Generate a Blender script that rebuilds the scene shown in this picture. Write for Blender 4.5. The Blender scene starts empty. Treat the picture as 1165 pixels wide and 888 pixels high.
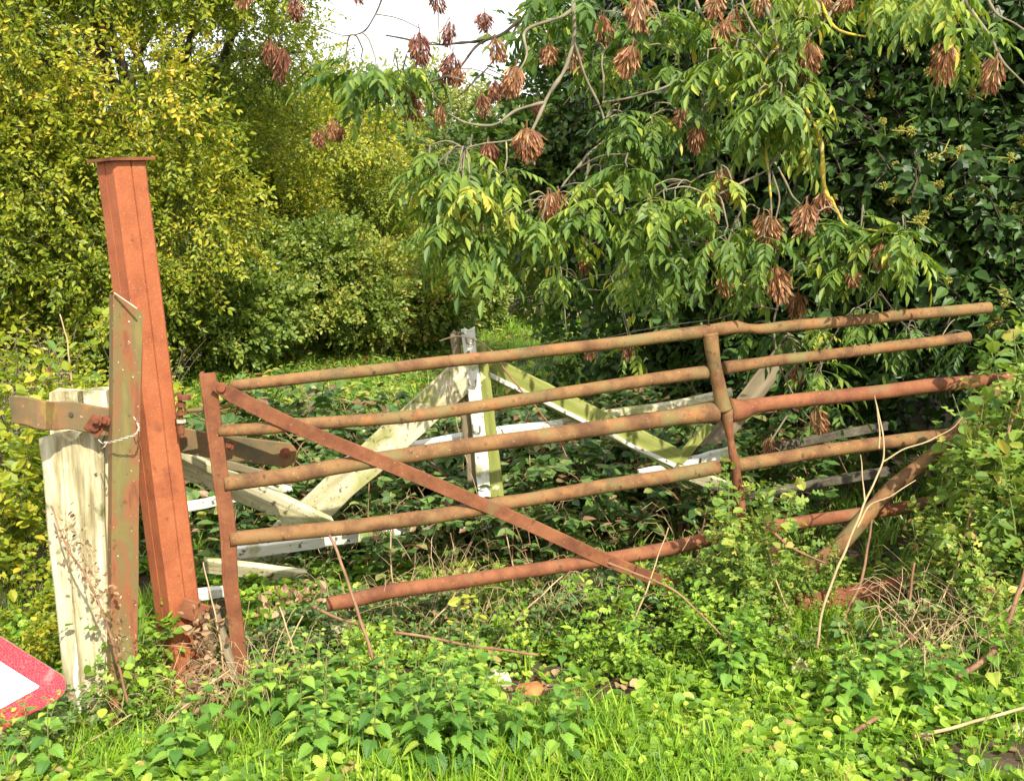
import bpy, math
import numpy as np
from mathutils import Vector
R = math.radians
rng = np.random.default_rng(7)
S = bpy.context.scene
COL = S.collection
# ------------------------------------------------------------------ camera
FPX, W, H, CAMZ, PITCH = 1143.0, 1165.0, 888.0, 1.6, R(9.1)
cam = bpy.data.cameras.new('camera'); camo = bpy.data.objects.new('camera', cam); COL.objects.link(camo)
camo.location = (0, 0, CAMZ); camo.rotation_euler = (R(90) - PITCH, 0, 0)
cam.sensor_width = 36; cam.lens = 36 * FPX / W; cam.clip_end = 500; cam.clip_start = .05
S.camera = camo
# ------------------------------------------------------------------ world
SUN_EL, SUN_AZ = R(41), R(157)          # azimuth clockwise from +Y: behind the camera, to its right
w = bpy.data.worlds.new('World'); S.world = w; w.use_nodes = True
nt = w.node_tree; nt.nodes.clear()
out = nt.nodes.new('ShaderNodeOutputWorld'); bg = nt.nodes.new('ShaderNodeBackground')
sky = nt.nodes.new('ShaderNodeTexSky'); sky.sky_type = 'NISHITA'; sky.sun_disc = False
sky.sun_elevation = SUN_EL; sky.sun_rotation = SUN_AZ; sky.dust_density = 2.5; sky.air_density = 1.0
tc = nt.nodes.new('ShaderNodeTexCoord'); mp = nt.nodes.new('ShaderNodeMapping'); mp.inputs['Scale'].default_value = (1, 1, 2.5)
cn = nt.nodes.new('ShaderNodeTexNoise'); cn.inputs['Scale'].default_value = 1.6; cn.inputs['Detail'].default_value = 6
cr = nt.nodes.new('ShaderNodeValToRGB'); cr.color_ramp.elements[0].position = .36; cr.color_ramp.elements[1].position = .5
mx = nt.nodes.new('ShaderNodeMixRGB'); mx.inputs[2].default_value = (9.6, 9.8, 10.2, 1)
nt.links.new(tc.outputs['Generated'], mp.inputs[0]); nt.links.new(mp.outputs[0], cn.inputs['Vector'])
nt.links.new(cn.outputs[0], cr.inputs[0]); nt.links.new(cr.outputs[0], mx.inputs[0]); nt.links.new(sky.outputs[0], mx.inputs[1])
nt.links.new(mx.outputs[0], bg.inputs[0]); bg.inputs[1].default_value = .115; nt.links.new(bg.outputs[0], out.inputs[0])
sl = bpy.data.lights.new('sun', 'SUN'); sl.energy = 4.4; sl.angle = R(.6); sl.color = (1, .93, .80)
so = bpy.data.objects.new('sun', sl); COL.objects.link(so)
TS = Vector((math.sin(SUN_AZ) * math.cos(SUN_EL), math.cos(SUN_AZ) * math.cos(SUN_EL), math.sin(SUN_EL)))
so.rotation_euler = TS.to_track_quat('Z', 'Y').to_euler(); so.location = (6, -6, 8)
S.view_settings.view_transform = 'Standard'; S.view_settings.look = 'None'
S.view_settings.exposure = 0.76; S.view_settings.gamma = 1
S.render.engine = 'CYCLES'
S.cycles.max_bounces = 6; S.cycles.diffuse_bounces = 3; S.cycles.glossy_bounces = 2; S.cycles.transmission_bounces = 3

# ------------------------------------------------------------------ helpers
cp, sp_ = math.cos(PITCH), math.sin(PITCH)
def P(px, py, d):
    u = (px - W / 2) / FPX; v = -(py - H / 2) / FPX
    x, y, z = u, cp + v * sp_, -sp_ + v * cp
    k = d / y
    return np.array([x * k, d, CAMZ + z * k])
def hgt(x, y):
    x = np.asarray(x, float); y = np.asarray(y, float)
    near = .022 * np.sin(2.1 * x + 1.3) * np.sin(2.7 * y + .4) + .014 * np.sin(5.3 * x + 2 * y) + .008 * np.sin(9.1 * y - 6.3 * x)
    far = .10 * np.sin(.31 * x + .5) * np.sin(.27 * y) * np.clip((y - 6) / 8, 0, 1)
    dip = -.17 * np.exp(-((x + 1.25) / .62) ** 2 - ((y - 3.42) / .36) ** 2)
    return near + far + dip
def G(px, py):                                   # where a pixel's ray meets the ground
    a, b = P(px, py, 1.0), np.array([0, 0, CAMZ])
    t = CAMZ / (CAMZ - a[2]); p = b + (a - b) * t; p[2] = float(hgt(p[0], p[1])); return p
def snoise(p, f, seed=0):                        # cheap smooth noise -1..1, p (n,3)
    r = np.random.default_rng(seed); v = 0
    for i in range(5):
        k = r.normal(size=3); k /= np.linalg.norm(k); v = v + np.sin((p @ k) * f * (1 + .35 * i) + r.uniform(0, 6.28))
    return v / 3.2
def nrm(a): return a / (np.linalg.norm(a, axis=-1, keepdims=True) + 1e-9)

class MB:
    """collects triangles/quads as arrays -> one mesh"""
    def __init__(s): s.V = []; s.T = []; s.TM = []; s.Rn = []; s.n = 0
    def add(s, V, T, m=0, r=.5):
        V = np.asarray(V, float).reshape(-1, 3); T = np.asarray(T, int).reshape(-1, 3)
        s.V.append(V); s.T.append(T + s.n); s.n += len(V)
        s.TM.append(np.full(len(T), m) if np.isscalar(m) else np.asarray(m)); s.Rn.append(np.full(len(V), r) if np.isscalar(r) else np.asarray(r))
        return s
    def arr(s): return np.concatenate(s.V), np.concatenate(s.T), np.concatenate(s.TM), np.concatenate(s.Rn)
    def mesh(s, name, mats, smooth=False):
        V, T, M, Rn = s.arr(); me = bpy.data.meshes.new(name)
        me.vertices.add(len(V)); me.vertices.foreach_set('co', V.astype(np.float32).ravel())
        me.loops.add(len(T) * 3); me.loops.foreach_set('vertex_index', T.astype(np.int32).ravel())
        me.polygons.add(len(T)); me.polygons.foreach_set('loop_start', np.arange(0, len(T) * 3, 3, dtype=np.int32))
        for m in mats: me.materials.append(m)
        me.polygons.foreach_set('material_index', M.astype(np.int32))
        me.polygons.foreach_set('use_smooth', np.full(len(T), smooth, bool))
        me.update(calc_edges=True); me.validate()
        a = me.attributes.new('rnd', 'FLOAT', 'POINT'); a.data.foreach_set('value', Rn.astype(np.float32))
        return me
    def obj(s, name, mats, parent=None, smooth=False, loc=None):
        if not isinstance(mats, (list, tuple)): mats = [mats]
        o = bpy.data.objects.new(name, s.mesh(name, mats, smooth)); COL.objects.link(o)
        if parent: o.parent = parent
        if loc is not None: o.location = loc
        return o
def tag(o, label=None, cat=None, group=None, kind=None):
    for k, v in (('label', label), ('category', cat), ('group', group), ('kind', kind)):
        if v: o[k] = v
    return o
def empty(name, loc=(0, 0, 0), label=None, cat=None, group=None):
    o = bpy.data.objects.new(name, None); COL.objects.link(o); o.location = loc; o.empty_display_size = .1
    return tag(o, label, cat, group)
def copy_tree(o, parent=None):
    c = o.copy(); COL.objects.link(c)
    if parent: c.parent = parent
    for ch in list(o.children): copy_tree(ch, c)
    return c

def frames(pts):
    pts = np.asarray(pts, float); t = nrm(np.gradient(pts, axis=0))
    ref = np.array([0, 0, 1.]) if abs(t[0][2]) < .9 else np.array([1., 0, 0])
    n = nrm(np.cross(np.cross(t[0], ref), t[0])); N = []
    for i in range(len(t)):
        n = n - t[i] * (n @ t[i]); n = n / (np.linalg.norm(n) + 1e-9); N.append(n)
    N = np.array(N); return t, N, np.cross(t, N)
def resample(pts, n, rad=None):
    pts = np.asarray(pts, float); d = np.r_[0, np.cumsum(np.linalg.norm(np.diff(pts, axis=0), axis=1))]
    s = np.linspace(0, d[-1], n)
    k = len(pts)
    if k > 2:                                      # catmull-rom
        q = np.interp(s, d, np.arange(k)); i = np.clip(q.astype(int), 0, k - 2); f = (q - i)[:, None]
        g = lambda j: pts[np.clip(j, 0, k - 1)]
        p0, p1, p2, p3 = g(i - 1), g(i), g(i + 1), g(i + 2)
        o = .5 * (2 * p1 + (p2 - p0) * f + (2 * p0 - 5 * p1 + 4 * p2 - p3) * f ** 2 + (3 * p1 - p0 - 3 * p2 + p3) * f ** 3)
    else: o = np.stack([np.interp(s, d, pts[:, c]) for c in range(3)], 1)
    if rad is None: return o
    return o, np.interp(s, d, rad)
def tube(mb, pts, rad, seg=8, m=0, cap=True, r=.5, jit=0, squash=None):
    pts = np.asarray(pts, float); n = len(pts); rad = np.broadcast_to(rad, n)
    t, N, B = frames(pts); a = np.linspace(0, 2 * np.pi, seg, endpoint=False)
    V = pts[:, None] + rad[:, None, None] * (np.cos(a)[None, :, None] * N[:, None] + np.sin(a)[None, :, None] * B[:, None])
    if jit: V = V + (snoise(V.reshape(-1, 3), 30, 3) * jit).reshape(n, seg, 1) * nrm(V - pts[:, None])
    V = V.reshape(-1, 3); T = []
    for i in range(n - 1):
        for j in range(seg):
            k = (j + 1) % seg; a0, a1, b0, b1 = i * seg + j, i * seg + k, (i + 1) * seg + j, (i + 1) * seg + k
            T += [(a0, a1, b1), (a0, b1, b0)]
    if cap:
        V = np.vstack([V, pts[0], pts[-1]])
        for j in range(seg):
            k = (j + 1) % seg; T += [(n * seg, k, j), (n * seg + 1, (n - 1) * seg + j, (n - 1) * seg + k)]
    mb.add(V, T, m, r)
def loft(mb, pts, sec, side, m=0, jit=0, jf=12, cap=True, r=.5, scale=None, seed=1):
    """sweep a closed section [(a,b)..] along pts; a runs along 'side', b along the normal"""
    pts = np.asarray(pts, float); n = len(pts); t = nrm(np.gradient(pts, axis=0)); side = np.asarray(side, float)
    A = nrm(side - t * (t @ side)[:, None]); B = np.cross(t, A); sec = np.asarray(sec, float); k = len(sec)
    sc = np.ones(n) if scale is None else scale
    V = pts[:, None] + sc[:, None, None] * (sec[None, :, :1] * A[:, None] + sec[None, :, 1:] * B[:, None])
    V = V.reshape(-1, 3)
    if jit: V = V + np.stack([snoise(V, jf, seed), snoise(V, jf, seed + 1), snoise(V, jf, seed + 2)], 1) * jit
    T = []
    for i in range(n - 1):
        for j in range(k):
            q = (j + 1) % k; a0, a1, b0, b1 = i * k + j, i * k + q, (i + 1) * k + j, (i + 1) * k + q
            T += [(a0, a1, b1), (a0, b1, b0)]
    if cap:
        c0 = V[:k].mean(0); c1 = V[-k:].mean(0); V = np.vstack([V, c0, c1])
        for j in range(k):
            q = (j + 1) % k; T += [(n * k, q, j), (n * k + 1, (n - 1) * k + j, (n - 1) * k + q)]
    mb.add(V, T, m, r)
def rect(w, t, bev=.003, nx=1):
    a, b, c = w / 2, t / 2, bev
    xs = np.linspace(-a + c, a - c, nx + 1)
    s = [(x, -b) for x in xs] + [(a, -b + c), (a, b - c)] + [(x, b) for x in xs[::-1]] + [(-a, b - c), (-a, -b + c)]
    return s
def beam(mb, p0, p1, w, t, side, n=24, bev=.003, **k):
    nx = k.pop('nx', 1); loft(mb, np.linspace(p0, p1, n), rect(w, t, bev, nx), side, **k)

# --- templates (leaf meshes merged and instanced by numpy)
class Tpl:
    def __init__(s, V, T, M=None, L=None):
        s.V = np.asarray(V, float); s.T = np.asarray(T, int)
        s.M = np.zeros(len(s.T), int) if M is None else np.asarray(M, int)
        s.L = np.zeros(len(s.V), int) if L is None else np.asarray(L, int)
def place(tp, pos, Rm, sc, colspread=1.0, base=None, clump=None):
    """instances of a template: returns V,T,M,rnd"""
    pos = np.atleast_2d(pos); n = len(pos); sc = np.broadcast_to(sc, n)
    V = np.einsum('nij,vj->nvi', Rm, tp.V) * sc[:, None, None] + pos[:, None]
    T = tp.T[None] + (np.arange(n) * len(tp.V))[:, None, None]
    nl = tp.L.max() + 1; rr = rng.random((n, nl))
    if clump is not None: rr = np.clip(rr * .55 + clump[:, None] * .45, 0, 1)
    return V.reshape(-1, 3), T.reshape(-1, 3), np.tile(tp.M, n), rr[:, tp.L].reshape(-1)
def rots(d, up):
    x = nrm(np.asarray(d, float)); up = np.asarray(up, float) + 1e-4
    y = nrm(np.cross(up, x)); z = np.cross(x, y); return np.stack([x, y, z], -1)
def yaw(a): 
    a = np.asarray(a, float); c, s = np.cos(a), np.sin(a); o = np.zeros((len(a), 3, 3))
    o[:, 0, 0] = c; o[:, 0, 1] = -s; o[:, 1, 0] = s; o[:, 1, 1] = c; o[:, 2, 2] = 1; return o
def merge(items):
    """items: (Tpl, pos, R(3,3), scale) -> Tpl with separate leaf ids"""
    V, T, M, L = [], [], [], []; n = l = 0
    for tp, p, r, s in items:
        V.append((tp.V @ np.asarray(r).T) * s + p); T.append(tp.T + n); M.append(tp.M); L.append(tp.L + l)
        n += len(tp.V); l += tp.L.max() + 1
    return Tpl(np.vstack(V), np.vstack(T), np.concatenate(M), np.concatenate(L))
def tube_tpl(pts, rad, seg=4, m=1):
    b = MB(); tube(b, pts, rad, seg, m, cap=False); V, T, M, _ = b.arr(); return Tpl(V, T, M)
def leaf(w=.45, fold=.12, droop=.15, prof=((.12, .6), (.38, 1.), (.7, .68)), nick=0):
    """ovate leaf of unit length along +x, folded on its midrib, drooping at the tip"""
    V = [(0, 0, 0)]; xs = [p[0] for p in prof]
    for x, k in prof:
        hw = w / 2 * k; z = -droop * x * x
        V += [(x, 0, z - fold * hw), (x + .02, hw, z + fold * hw), (x + .02, -hw, z + fold * hw)]
    V.append((1, 0, -droop)); t = len(V) - 1; T = [(0, 1, 2), (0, 3, 1)]
    for i in range(len(prof) - 1):
        a = 1 + 3 * i; b = a + 3; T += [(a, b, b + 1), (a, b + 1, a + 1), (a, a + 2, b + 2), (a, b + 2, b)]
    a = 1 + 3 * (len(prof) - 1); T += [(a, t, a + 1), (a, a + 2, t)]
    return Tpl(V, T)
def fan_leaf(outline, fold=.1, cup=.0, droop=.1, c=(.35, 0)):
    """leaf from a right-hand half outline [(x,y)..] from base to tip, mirrored"""
    half = list(outline); full = half + [(x, -y) for x, y in half[-2:0:-1]]
    V = [(c[0], c[1], -.04)] + [(x, y, fold * abs(y) + cup * (x * x + y * y) - droop * x * x) for x, y in full]
    n = len(full); T = [(0, 1 + i, 1 + (i + 1) % n) for i in range(n)]
    T = [(a, c_, b_) if False else (a, b_, c_) for a, b_, c_ in T]
    return Tpl(V, T)
LEAF_SMALL = leaf(.5, .25, .2, ((.3, .95), (.65, .8)))
LEAF_HAZ = leaf(.72, .15, .15, ((.15, .7), (.45, 1.), (.8, .55)))
LEAF_ASH = leaf(.36, .3, .28, ((.15, .55), (.42, 1.), (.75, .6)))
NET_OUT = [(0, 0)]
for i, x in enumerate(np.linspace(0.02, .93, 9)):
    wv = .36 * math.sin(math.pi * min(1, (x + .12) ** .72)) + .03
    NET_OUT += [(x - .03, wv * .90), (x + .03, wv * 1.08)]
NET_OUT += [(1.02, 0)]
LEAF_NET = fan_leaf(NET_OUT, .22, 0, .35)
LEAF_ROUND = fan_leaf([(.06, 0), (-.12, .25), (0, .48), (.22, .56), (.45, .54), (.66, .42), (.8, .22), (.84, 0)], .18, .1, .05, (.25, 0))
LEAF_IVY = fan_leaf([(.05, 0), (-.1, .18), (-.06, .42), (.16, .36), (.36, .52), (.48, .26), (1.0, 0)], .16, 0, .25, (.3, 0))
LEAF_IVY2 = leaf(.68, .22, .3, ((.14, .8), (.4, 1.), (.72, .52)))
LEAF_BRAM = leaf(.66, .2, .18, ((.12, .62), (.35, 1.), (.6, .88), (.85, .4)))
LEAF_LOBE = fan_leaf([(0, 0), (.1, .06), (.16, .3), (.27, .33), (.33, .1), (.45, .1), (.55, .4), (.68, .34), (.66, .11), (.8, .09), (.9, .2), (1, 0)], .15, 0, .2, (.4, 0))

def sprig(n, L, lf, ll, ang=50, curve=.25, tw=.004, wob=.2, seed=0, roll=35, m=1, term=True):
    """a twig along +x carrying alternate leaves"""
    r = np.random.default_rng(seed); s = np.linspace(0, 1, 6)
    pts = np.stack([s * L, .06 * L * np.sin(s * 3 + seed), -curve * L * s * s], 1)
    it = [(tube_tpl(pts, np.linspace(tw, tw * .4, 6), 3, m), (0, 0, 0), np.eye(3), 1)]
    for i in range(n):
        f = (i + .6) / n; p = np.array([np.interp(f, s, pts[:, c]) for c in range(3)])
        sd = 1 if i % 2 else -1; a = R(ang + r.normal() * 14) * sd
        d = np.array([math.cos(a), math.sin(a), r.normal() * wob - .1]); ro = R(r.normal() * roll)
        up = np.array([r.normal() * .3, math.sin(ro), math.cos(ro)])
        it.append((lf, p, rots([d], [up])[0], ll * r.uniform(.75, 1.15)))
    if term: it.append((lf, pts[-1], rots([[1, r.normal() * .2, -.2]], [[0, 0, 1]])[0], ll))
    return merge(it)

# ------------------------------------------------------------------ materials
def mat(name): 
    m = bpy.data.materials.new(name); m.use_nodes = True; n = m.node_tree.nodes; n.clear(); return m, n, m.node_tree.links
def ramp(n, stops, fac=None, l=None, interp='LINEAR'):
    r = n.new('ShaderNodeValToRGB'); e = r.color_ramp.elements; r.color_ramp.interpolation = interp
    while len(e) > 1: e.remove(e[-1])
    e[0].position = stops[0][0]; e[0].color = (*stops[0][1], 1)
    for p, c in stops[1:]: q = e.new(p); q.color = (*c, 1)
    if fac is not None: l.new(fac, r.inputs[0])
    return r
def noise(n, l, scale, detail=4, vec=None, rough=.55):
    t = n.new('ShaderNodeTexNoise'); t.inputs['Scale'].default_value = scale; t.inputs['Detail'].default_value = detail; t.inputs['Roughness'].default_value = rough
    if vec is not None: l.new(vec, t.inputs['Vector'])
    return t
def g3(v): return (v, v, v)
def leafmat(name, stops, rough=.45, trans=.35, tcol=(1.25, 1.35, .55), spec=.4, patch=.35, pscale=2.0):
    """colour by leaf (attribute rnd) and slow drift in patches; light comes through the blade"""
    m, n, l = mat(name); at = n.new('ShaderNodeAttribute'); at.attribute_name = 'rnd'
    geo = n.new('ShaderNodeNewGeometry'); ns = noise(n, l, pscale, 3, geo.outputs['Position'])
    ma = n.new('ShaderNodeMath'); ma.operation = 'MULTIPLY_ADD'; l.new(ns.outputs[0], ma.inputs[0]); ma.inputs[1].default_value = patch * 2; ma.inputs[2].default_value = -patch
    ad = n.new('ShaderNodeMath'); ad.operation = 'ADD'; ad.use_clamp = True; l.new(at.outputs['Fac'], ad.inputs[0]); l.new(ma.outputs[0], ad.inputs[1])
    cr = ramp(n, stops, ad.outputs[0], l)
    b = n.new('ShaderNodeBsdfPrincipled'); l.new(cr.outputs[0], b.inputs['Base Color']); b.inputs['Roughness'].default_value = rough; b.inputs['Specular IOR Level'].default_value = spec
    tr = n.new('ShaderNodeBsdfTranslucent'); mu = n.new('ShaderNodeMixRGB'); mu.blend_type = 'MULTIPLY'; mu.inputs[0].default_value = 1; mu.inputs[2].default_value = (*tcol, 1)
    l.new(cr.outputs[0], mu.inputs[1]); l.new(mu.outputs[0], tr.inputs[0])
    mi = n.new('ShaderNodeMixShader'); mi.inputs[0].default_value = trans; l.new(b.outputs[0], mi.inputs[1]); l.new(tr.outputs[0], mi.inputs[2])
    o = n.new('ShaderNodeOutputMaterial'); l.new(mi.outputs[0], o.inputs[0]); return m
def surf(name, stops, scale=8, detail=6, rough=.8, bump=.3, bscale=60, stretch=None, specks=None, metal=0, spec=.3, bdist=.002, stain=None):
    m, n, l = mat(name); tcn = n.new('ShaderNodeTexCoord'); vec = tcn.outputs['Object']
    if stretch:
        mpn = n.new('ShaderNodeMapping'); mpn.inputs['Scale'].default_value = stretch; l.new(vec, mpn.inputs[0]); v2 = mpn.outputs[0]
    else: v2 = vec
    ns = noise(n, l, scale, detail, v2, .65); cr = ramp(n, stops, ns.outputs[0], l); col = cr.outputs[0]
    for (c, sc, thr, wid) in (specks or []):
        s2 = noise(n, l, sc, 2 if sc > 40 else 7, vec, .6); r2 = ramp(n, [(thr, g3(0)), (thr + wid, g3(1))], s2.outputs[0], l)
        mxn = n.new('ShaderNodeMixRGB'); l.new(r2.outputs[0], mxn.inputs[0]); l.new(col, mxn.inputs[1]); mxn.inputs[2].default_value = (*c, 1); col = mxn.outputs[0]
    b = n.new('ShaderNodeBsdfPrincipled'); l.new(col, b.inputs['Base Color']); b.inputs['Roughness'].default_value = rough; b.inputs['Metallic'].default_value = metal; b.inputs['Specular IOR Level'].default_value = spec
    bn = noise(n, l, bscale, 5, v2, .7); bu = n.new('ShaderNodeBump'); bu.inputs['Strength'].default_value = bump; bu.inputs['Distance'].default_value = bdist
    l.new(bn.outputs[0], bu.inputs['Height']); l.new(bu.outputs[0], b.inputs['Normal'])
    o = n.new('ShaderNodeOutputMaterial'); l.new(b.outputs[0], o.inputs[0]); return m
M = {}
M['soil'] = surf('soil', [(.3, (.045, .03, .018)), (.55, (.10, .068, .038)), (.75, (.17, .12, .07))], 9, 8, .95, .8, 40, bdist=.02, specks=[((.05, .10, .02), 1.3, .52, .1)])
M['rust'] = surf('rust', [(.25, (.080, .038, .018)), (.42, (.15, .074, .032)), (.56, (.235, .125, .048)), (.75, (.21, .145, .062))], 9, 10, .85, .8, 90,
                 specks=[((.17, .145, .055), 6, .52, .16), ((.29, .13, .045), 13, .58, .12), ((.10, .042, .022), 34, .60, .10), ((.40, .34, .22), 120, .69, .05)])
M['rust_red'] = surf('rust_red', [(.28, (.10, .036, .018)), (.48, (.20, .072, .032)), (.7, (.30, .120, .052))], 9, 10, .85, .8, 90,
                 specks=[((.18, .125, .055), 7, .56, .14), ((.12, .045, .024), 30, .60, .10), ((.42, .34, .24), 120, .70, .05)])
M['redox'] = surf('red_oxide', [(.25, (.25, .072, .030)), (.5, (.37, .110, .043)), (.72, (.44, .150, .060))], 6, 10, .78, .7, 120,
                 specks=[((.54, .20, .09), 190, .6, .1), ((.21, .062, .03), 7, .56, .16), ((.15, .05, .025), 26, .63, .10), ((.36, .20, .10), 15, .66, .08)])
M['strap'] = surf('strap_iron', [(.3, (.10, .085, .045)), (.5, (.17, .12, .055)), (.62, (.27, .12, .05)), (.78, (.30, .15, .07))], 7, 8, .8, .5, 90,
                 specks=[((.20, .22, .05), 7, .58, .1), ((.45, .40, .3), 60, .7, .03)])
M['angle'] = surf('angle_iron', [(.3, (.13, .05, .025)), (.42, (.26, .10, .042)), (.52, (.17, .13, .05)), (.6, (.20, .17, .055)), (.7, (.32, .13, .052))], 6, 10, .8, .7, 90, stretch=(2.6, 2.6, .45),
                 specks=[((.18, .16, .05), 12, .52, .20), ((.10, .04, .02), 30, .62, .10), ((.55, .5, .38), 60, .7, .03)])
M['nut'] = surf('rusty_nut', [(.3, (.10, .035, .018)), (.7, (.28, .09, .04))], 20, 6, .85, .6, 120)
M['wood'] = surf('weathered_wood', [(.28, (.12, .095, .045)), (.42, (.32, .27, .14)), (.54, (.56, .50, .31)), (.68, (.74, .69, .50)), (.8, (.78, .75, .60))], 5, 9, .85, 1.0, 14, stretch=(4, 4, .45),
                 bdist=.006, specks=[((.13, .13, .045), 7, .60, .10), ((.74, .68, .36), 11, .60, .06), ((.07, .055, .03), 26, .66, .05)])
M['pale'] = surf('pale_timber', [(.3, (.24, .20, .10)), (.44, (.46, .40, .23)), (.58, (.64, .58, .38)), (.75, (.76, .72, .56))], 5, 10, .8, 1.0, 14, stretch=(.35, 4, 4),
                 bdist=.004, specks=[((.30, .31, .09), 5, .50, .16), ((.12, .095, .045), 20, .60, .08), ((.20, .15, .08), 60, .64, .05)])
M['white'] = surf('flaking_white_paint', [(.3, (.50, .47, .35)), (.5, (.72, .70, .60)), (.65, (.8, .79, .74))], 5, 8, .6, .5, 30, stretch=(.5, 3, 3), specks=[((.36, .35, .17), 8, .55, .10), ((.16, .12, .07), 26, .60, .05)])
M['algae'] = surf('algae_timber', [(.3, (.13, .15, .035)), (.5, (.24, .26, .06)), (.7, (.36, .36, .13))], 6, 9, .85, .9, 16, stretch=(.35, 4, 4), specks=[((.62, .6, .45), 9, .66, .05)])
M['sage'] = surf('old_grey_timber', [(.3, (.11, .085, .05)), (.6, (.25, .20, .12)), (.8, (.33, .30, .20))], 6, 9, .85, .9, 16, stretch=(.35, 4, 4))
M['bark'] = surf('bark', [(.3, (.05, .042, .03)), (.55, (.13, .11, .08)), (.75, (.20, .18, .12))], 12, 8, .9, 1, 30, bdist=.01)
M['twig'] = surf('ash_bark', [(.3, (.13, .11, .07)), (.6, (.23, .20, .13)), (.8, (.31, .28, .17))], 15, 6, .8, .5, 60, specks=[((.55, .42, .04), 12, .60, .08)])
M['lichen'] = surf('lichen_bark', [(.35, (.30, .24, .07)), (.5, (.55, .42, .05)), (.7, (.62, .5, .09))], 22, 6, .9, 1, 60, bdist=.006, specks=[((.30, .27, .18), 9, .6, .1)])
M['dtwig'] = surf('dark_twig', [(.3, (.04, .03, .02)), (.7, (.11, .085, .06))], 15, 4, .9, .5, 60)
M['straw'] = surf('dry_stalk', [(.3, (.30, .20, .10)), (.6, (.50, .37, .20)), (.8, (.58, .46, .28))], 10, 4, .7, .3, 60)
M['cane'] = surf('red_cane', [(.3, (.15, .07, .04)), (.5, (.25, .13, .07)), (.8, (.36, .26, .13))], 10, 4, .7, .3, 60)
M['gstem'] = surf('green_stem', [(.3, (.10, .14, .03)), (.7, (.20, .22, .06))], 10, 4, .7, .2, 60)
M['stone'] = surf('pale_stone', [(.3, (.42, .33, .20)), (.6, (.62, .54, .38)), (.8, (.70, .64, .50))], 18, 6, .9, .8, 60, bdist=.004)
M['brick'] = surf('orange_brick', [(.3, (.25, .09, .03)), (.6, (.46, .20, .07)), (.8, (.35, .30, .10))], 16, 6, .9, .8, 60, bdist=.004)
M['wire'] = surf('bare_wire', [(.3, (.30, .25, .18)), (.7, (.58, .53, .43))], 30, 3, .6, .2, 60)
LM = {}
LM['hedge'] = leafmat('hedge_leaf', [(0, (.08, .13, .014)), (.3, (.18, .25, .022)), (.6, (.33, .37, .03)), (.85, (.52, .47, .045)), (.97, (.70, .48, .05))], patch=.22, pscale=.9)
LM['bg'] = leafmat('far_leaf', [(0, (.17, .21, .05)), (.5, (.32, .36, .08)), (.85, (.48, .48, .12)), (1, (.55, .46, .13))], patch=.3, pscale=.5)
LM['bram_far'] = leafmat('bramble_far_leaf', [(0, (.09, .16, .03)), (.45, (.21, .29, .05)), (.8, (.38, .41, .075)), (.93, (.52, .45, .09)), (1, (.5, .30, .11))], patch=.3, pscale=.8, rough=.4)
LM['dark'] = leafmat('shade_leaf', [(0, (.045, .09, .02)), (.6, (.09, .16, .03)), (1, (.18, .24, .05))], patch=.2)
LM['ivy'] = leafmat('ivy_leaf', [(0, (.020, .050, .010)), (.5, (.050, .105, .018)), (.85, (.095, .165, .03)), (1, (.18, .25, .045))], rough=.42, trans=.1, spec=.35, patch=.15)
LM['ash'] = leafmat('ash_leaf', [(0, (.045, .105, .022)), (.4, (.11, .19, .03)), (.72, (.23, .32, .045)), (.92, (.42, .45, .06)), (1, (.55, .44, .07))], rough=.5, trans=.34, patch=.42, pscale=1.7)
LM['keys'] = leafmat('ash_key', [(0, (.13, .045, .022)), (.4, (.26, .105, .042)), (.75, (.42, .21, .085)), (1, (.60, .38, .20))], rough=.6, trans=.2, tcol=(1.2, 1, .8), patch=.15)
LM['net'] = leafmat('nettle_leaf', [(0, (.07, .17, .028)), (.5, (.16, .32, .04)), (.88, (.28, .44, .06)), (1, (.44, .52, .08))], rough=.55, trans=.32, patch=.15)
LM['gcov'] = leafmat('ground_cover_leaf', [(0, (.08, .17, .02)), (.5, (.20, .35, .03)), (.85, (.38, .52, .06)), (.97, (.5, .54, .08)), (1, (.45, .3, .12))], rough=.5, trans=.35, patch=.3, pscale=3)
LM['grass'] = leafmat('grass_blade', [(0, (.10, .22, .015)), (.5, (.24, .42, .025)), (.88, (.42, .58, .05)), (.96, (.42, .45, .10)), (1, (.5, .42, .2))], rough=.5, trans=.4, patch=.25, pscale=1.5)
LM['meadow'] = leafmat('meadow_blade', [(0, (.12, .26, .035)), (.45, (.23, .42, .04)), (.85, (.36, .52, .07)), (1, (.5, .46, .2))], rough=.5, trans=.4, patch=.45, pscale=.7)
LM['bram'] = leafmat('bramble_leaf', [(0, (.05, .105, .028)), (.45, (.095, .18, .04)), (.78, (.17, .26, .06)), (.92, (.27, .28, .09)), (.98, (.28, .15, .09))], rough=.42, trans=.2, patch=.25, pscale=1.2)
LM['shrub'] = leafmat('climber_leaf', [(0, (.08, .16, .035)), (.4, (.18, .29, .045)), (.68, (.33, .41, .07)), (.84, (.52, .47, .10)), (.93, (.42, .24, .10)), (1, (.28, .13, .07))], rough=.5, trans=.35, patch=.3, pscale=3)
LM['yellow'] = leafmat('yellow_leaf', [(0, (.40, .42, .05)), (1, (.62, .58, .07))], rough=.5, trans=.35)
LM['dry'] = leafmat('dry_leaf', [(0, (.15, .08, .04)), (.5, (.30, .18, .09)), (1, (.48, .34, .19))], rough=.8, trans=.15, tcol=(1, .9, .7))
LM['grey'] = leafmat('dead_weed', [(0, (.12, .085, .065)), (.6, (.22, .17, .12)), (1, (.32, .28, .17))], rough=.8, trans=.1, tcol=(1, .9, .8))

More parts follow.
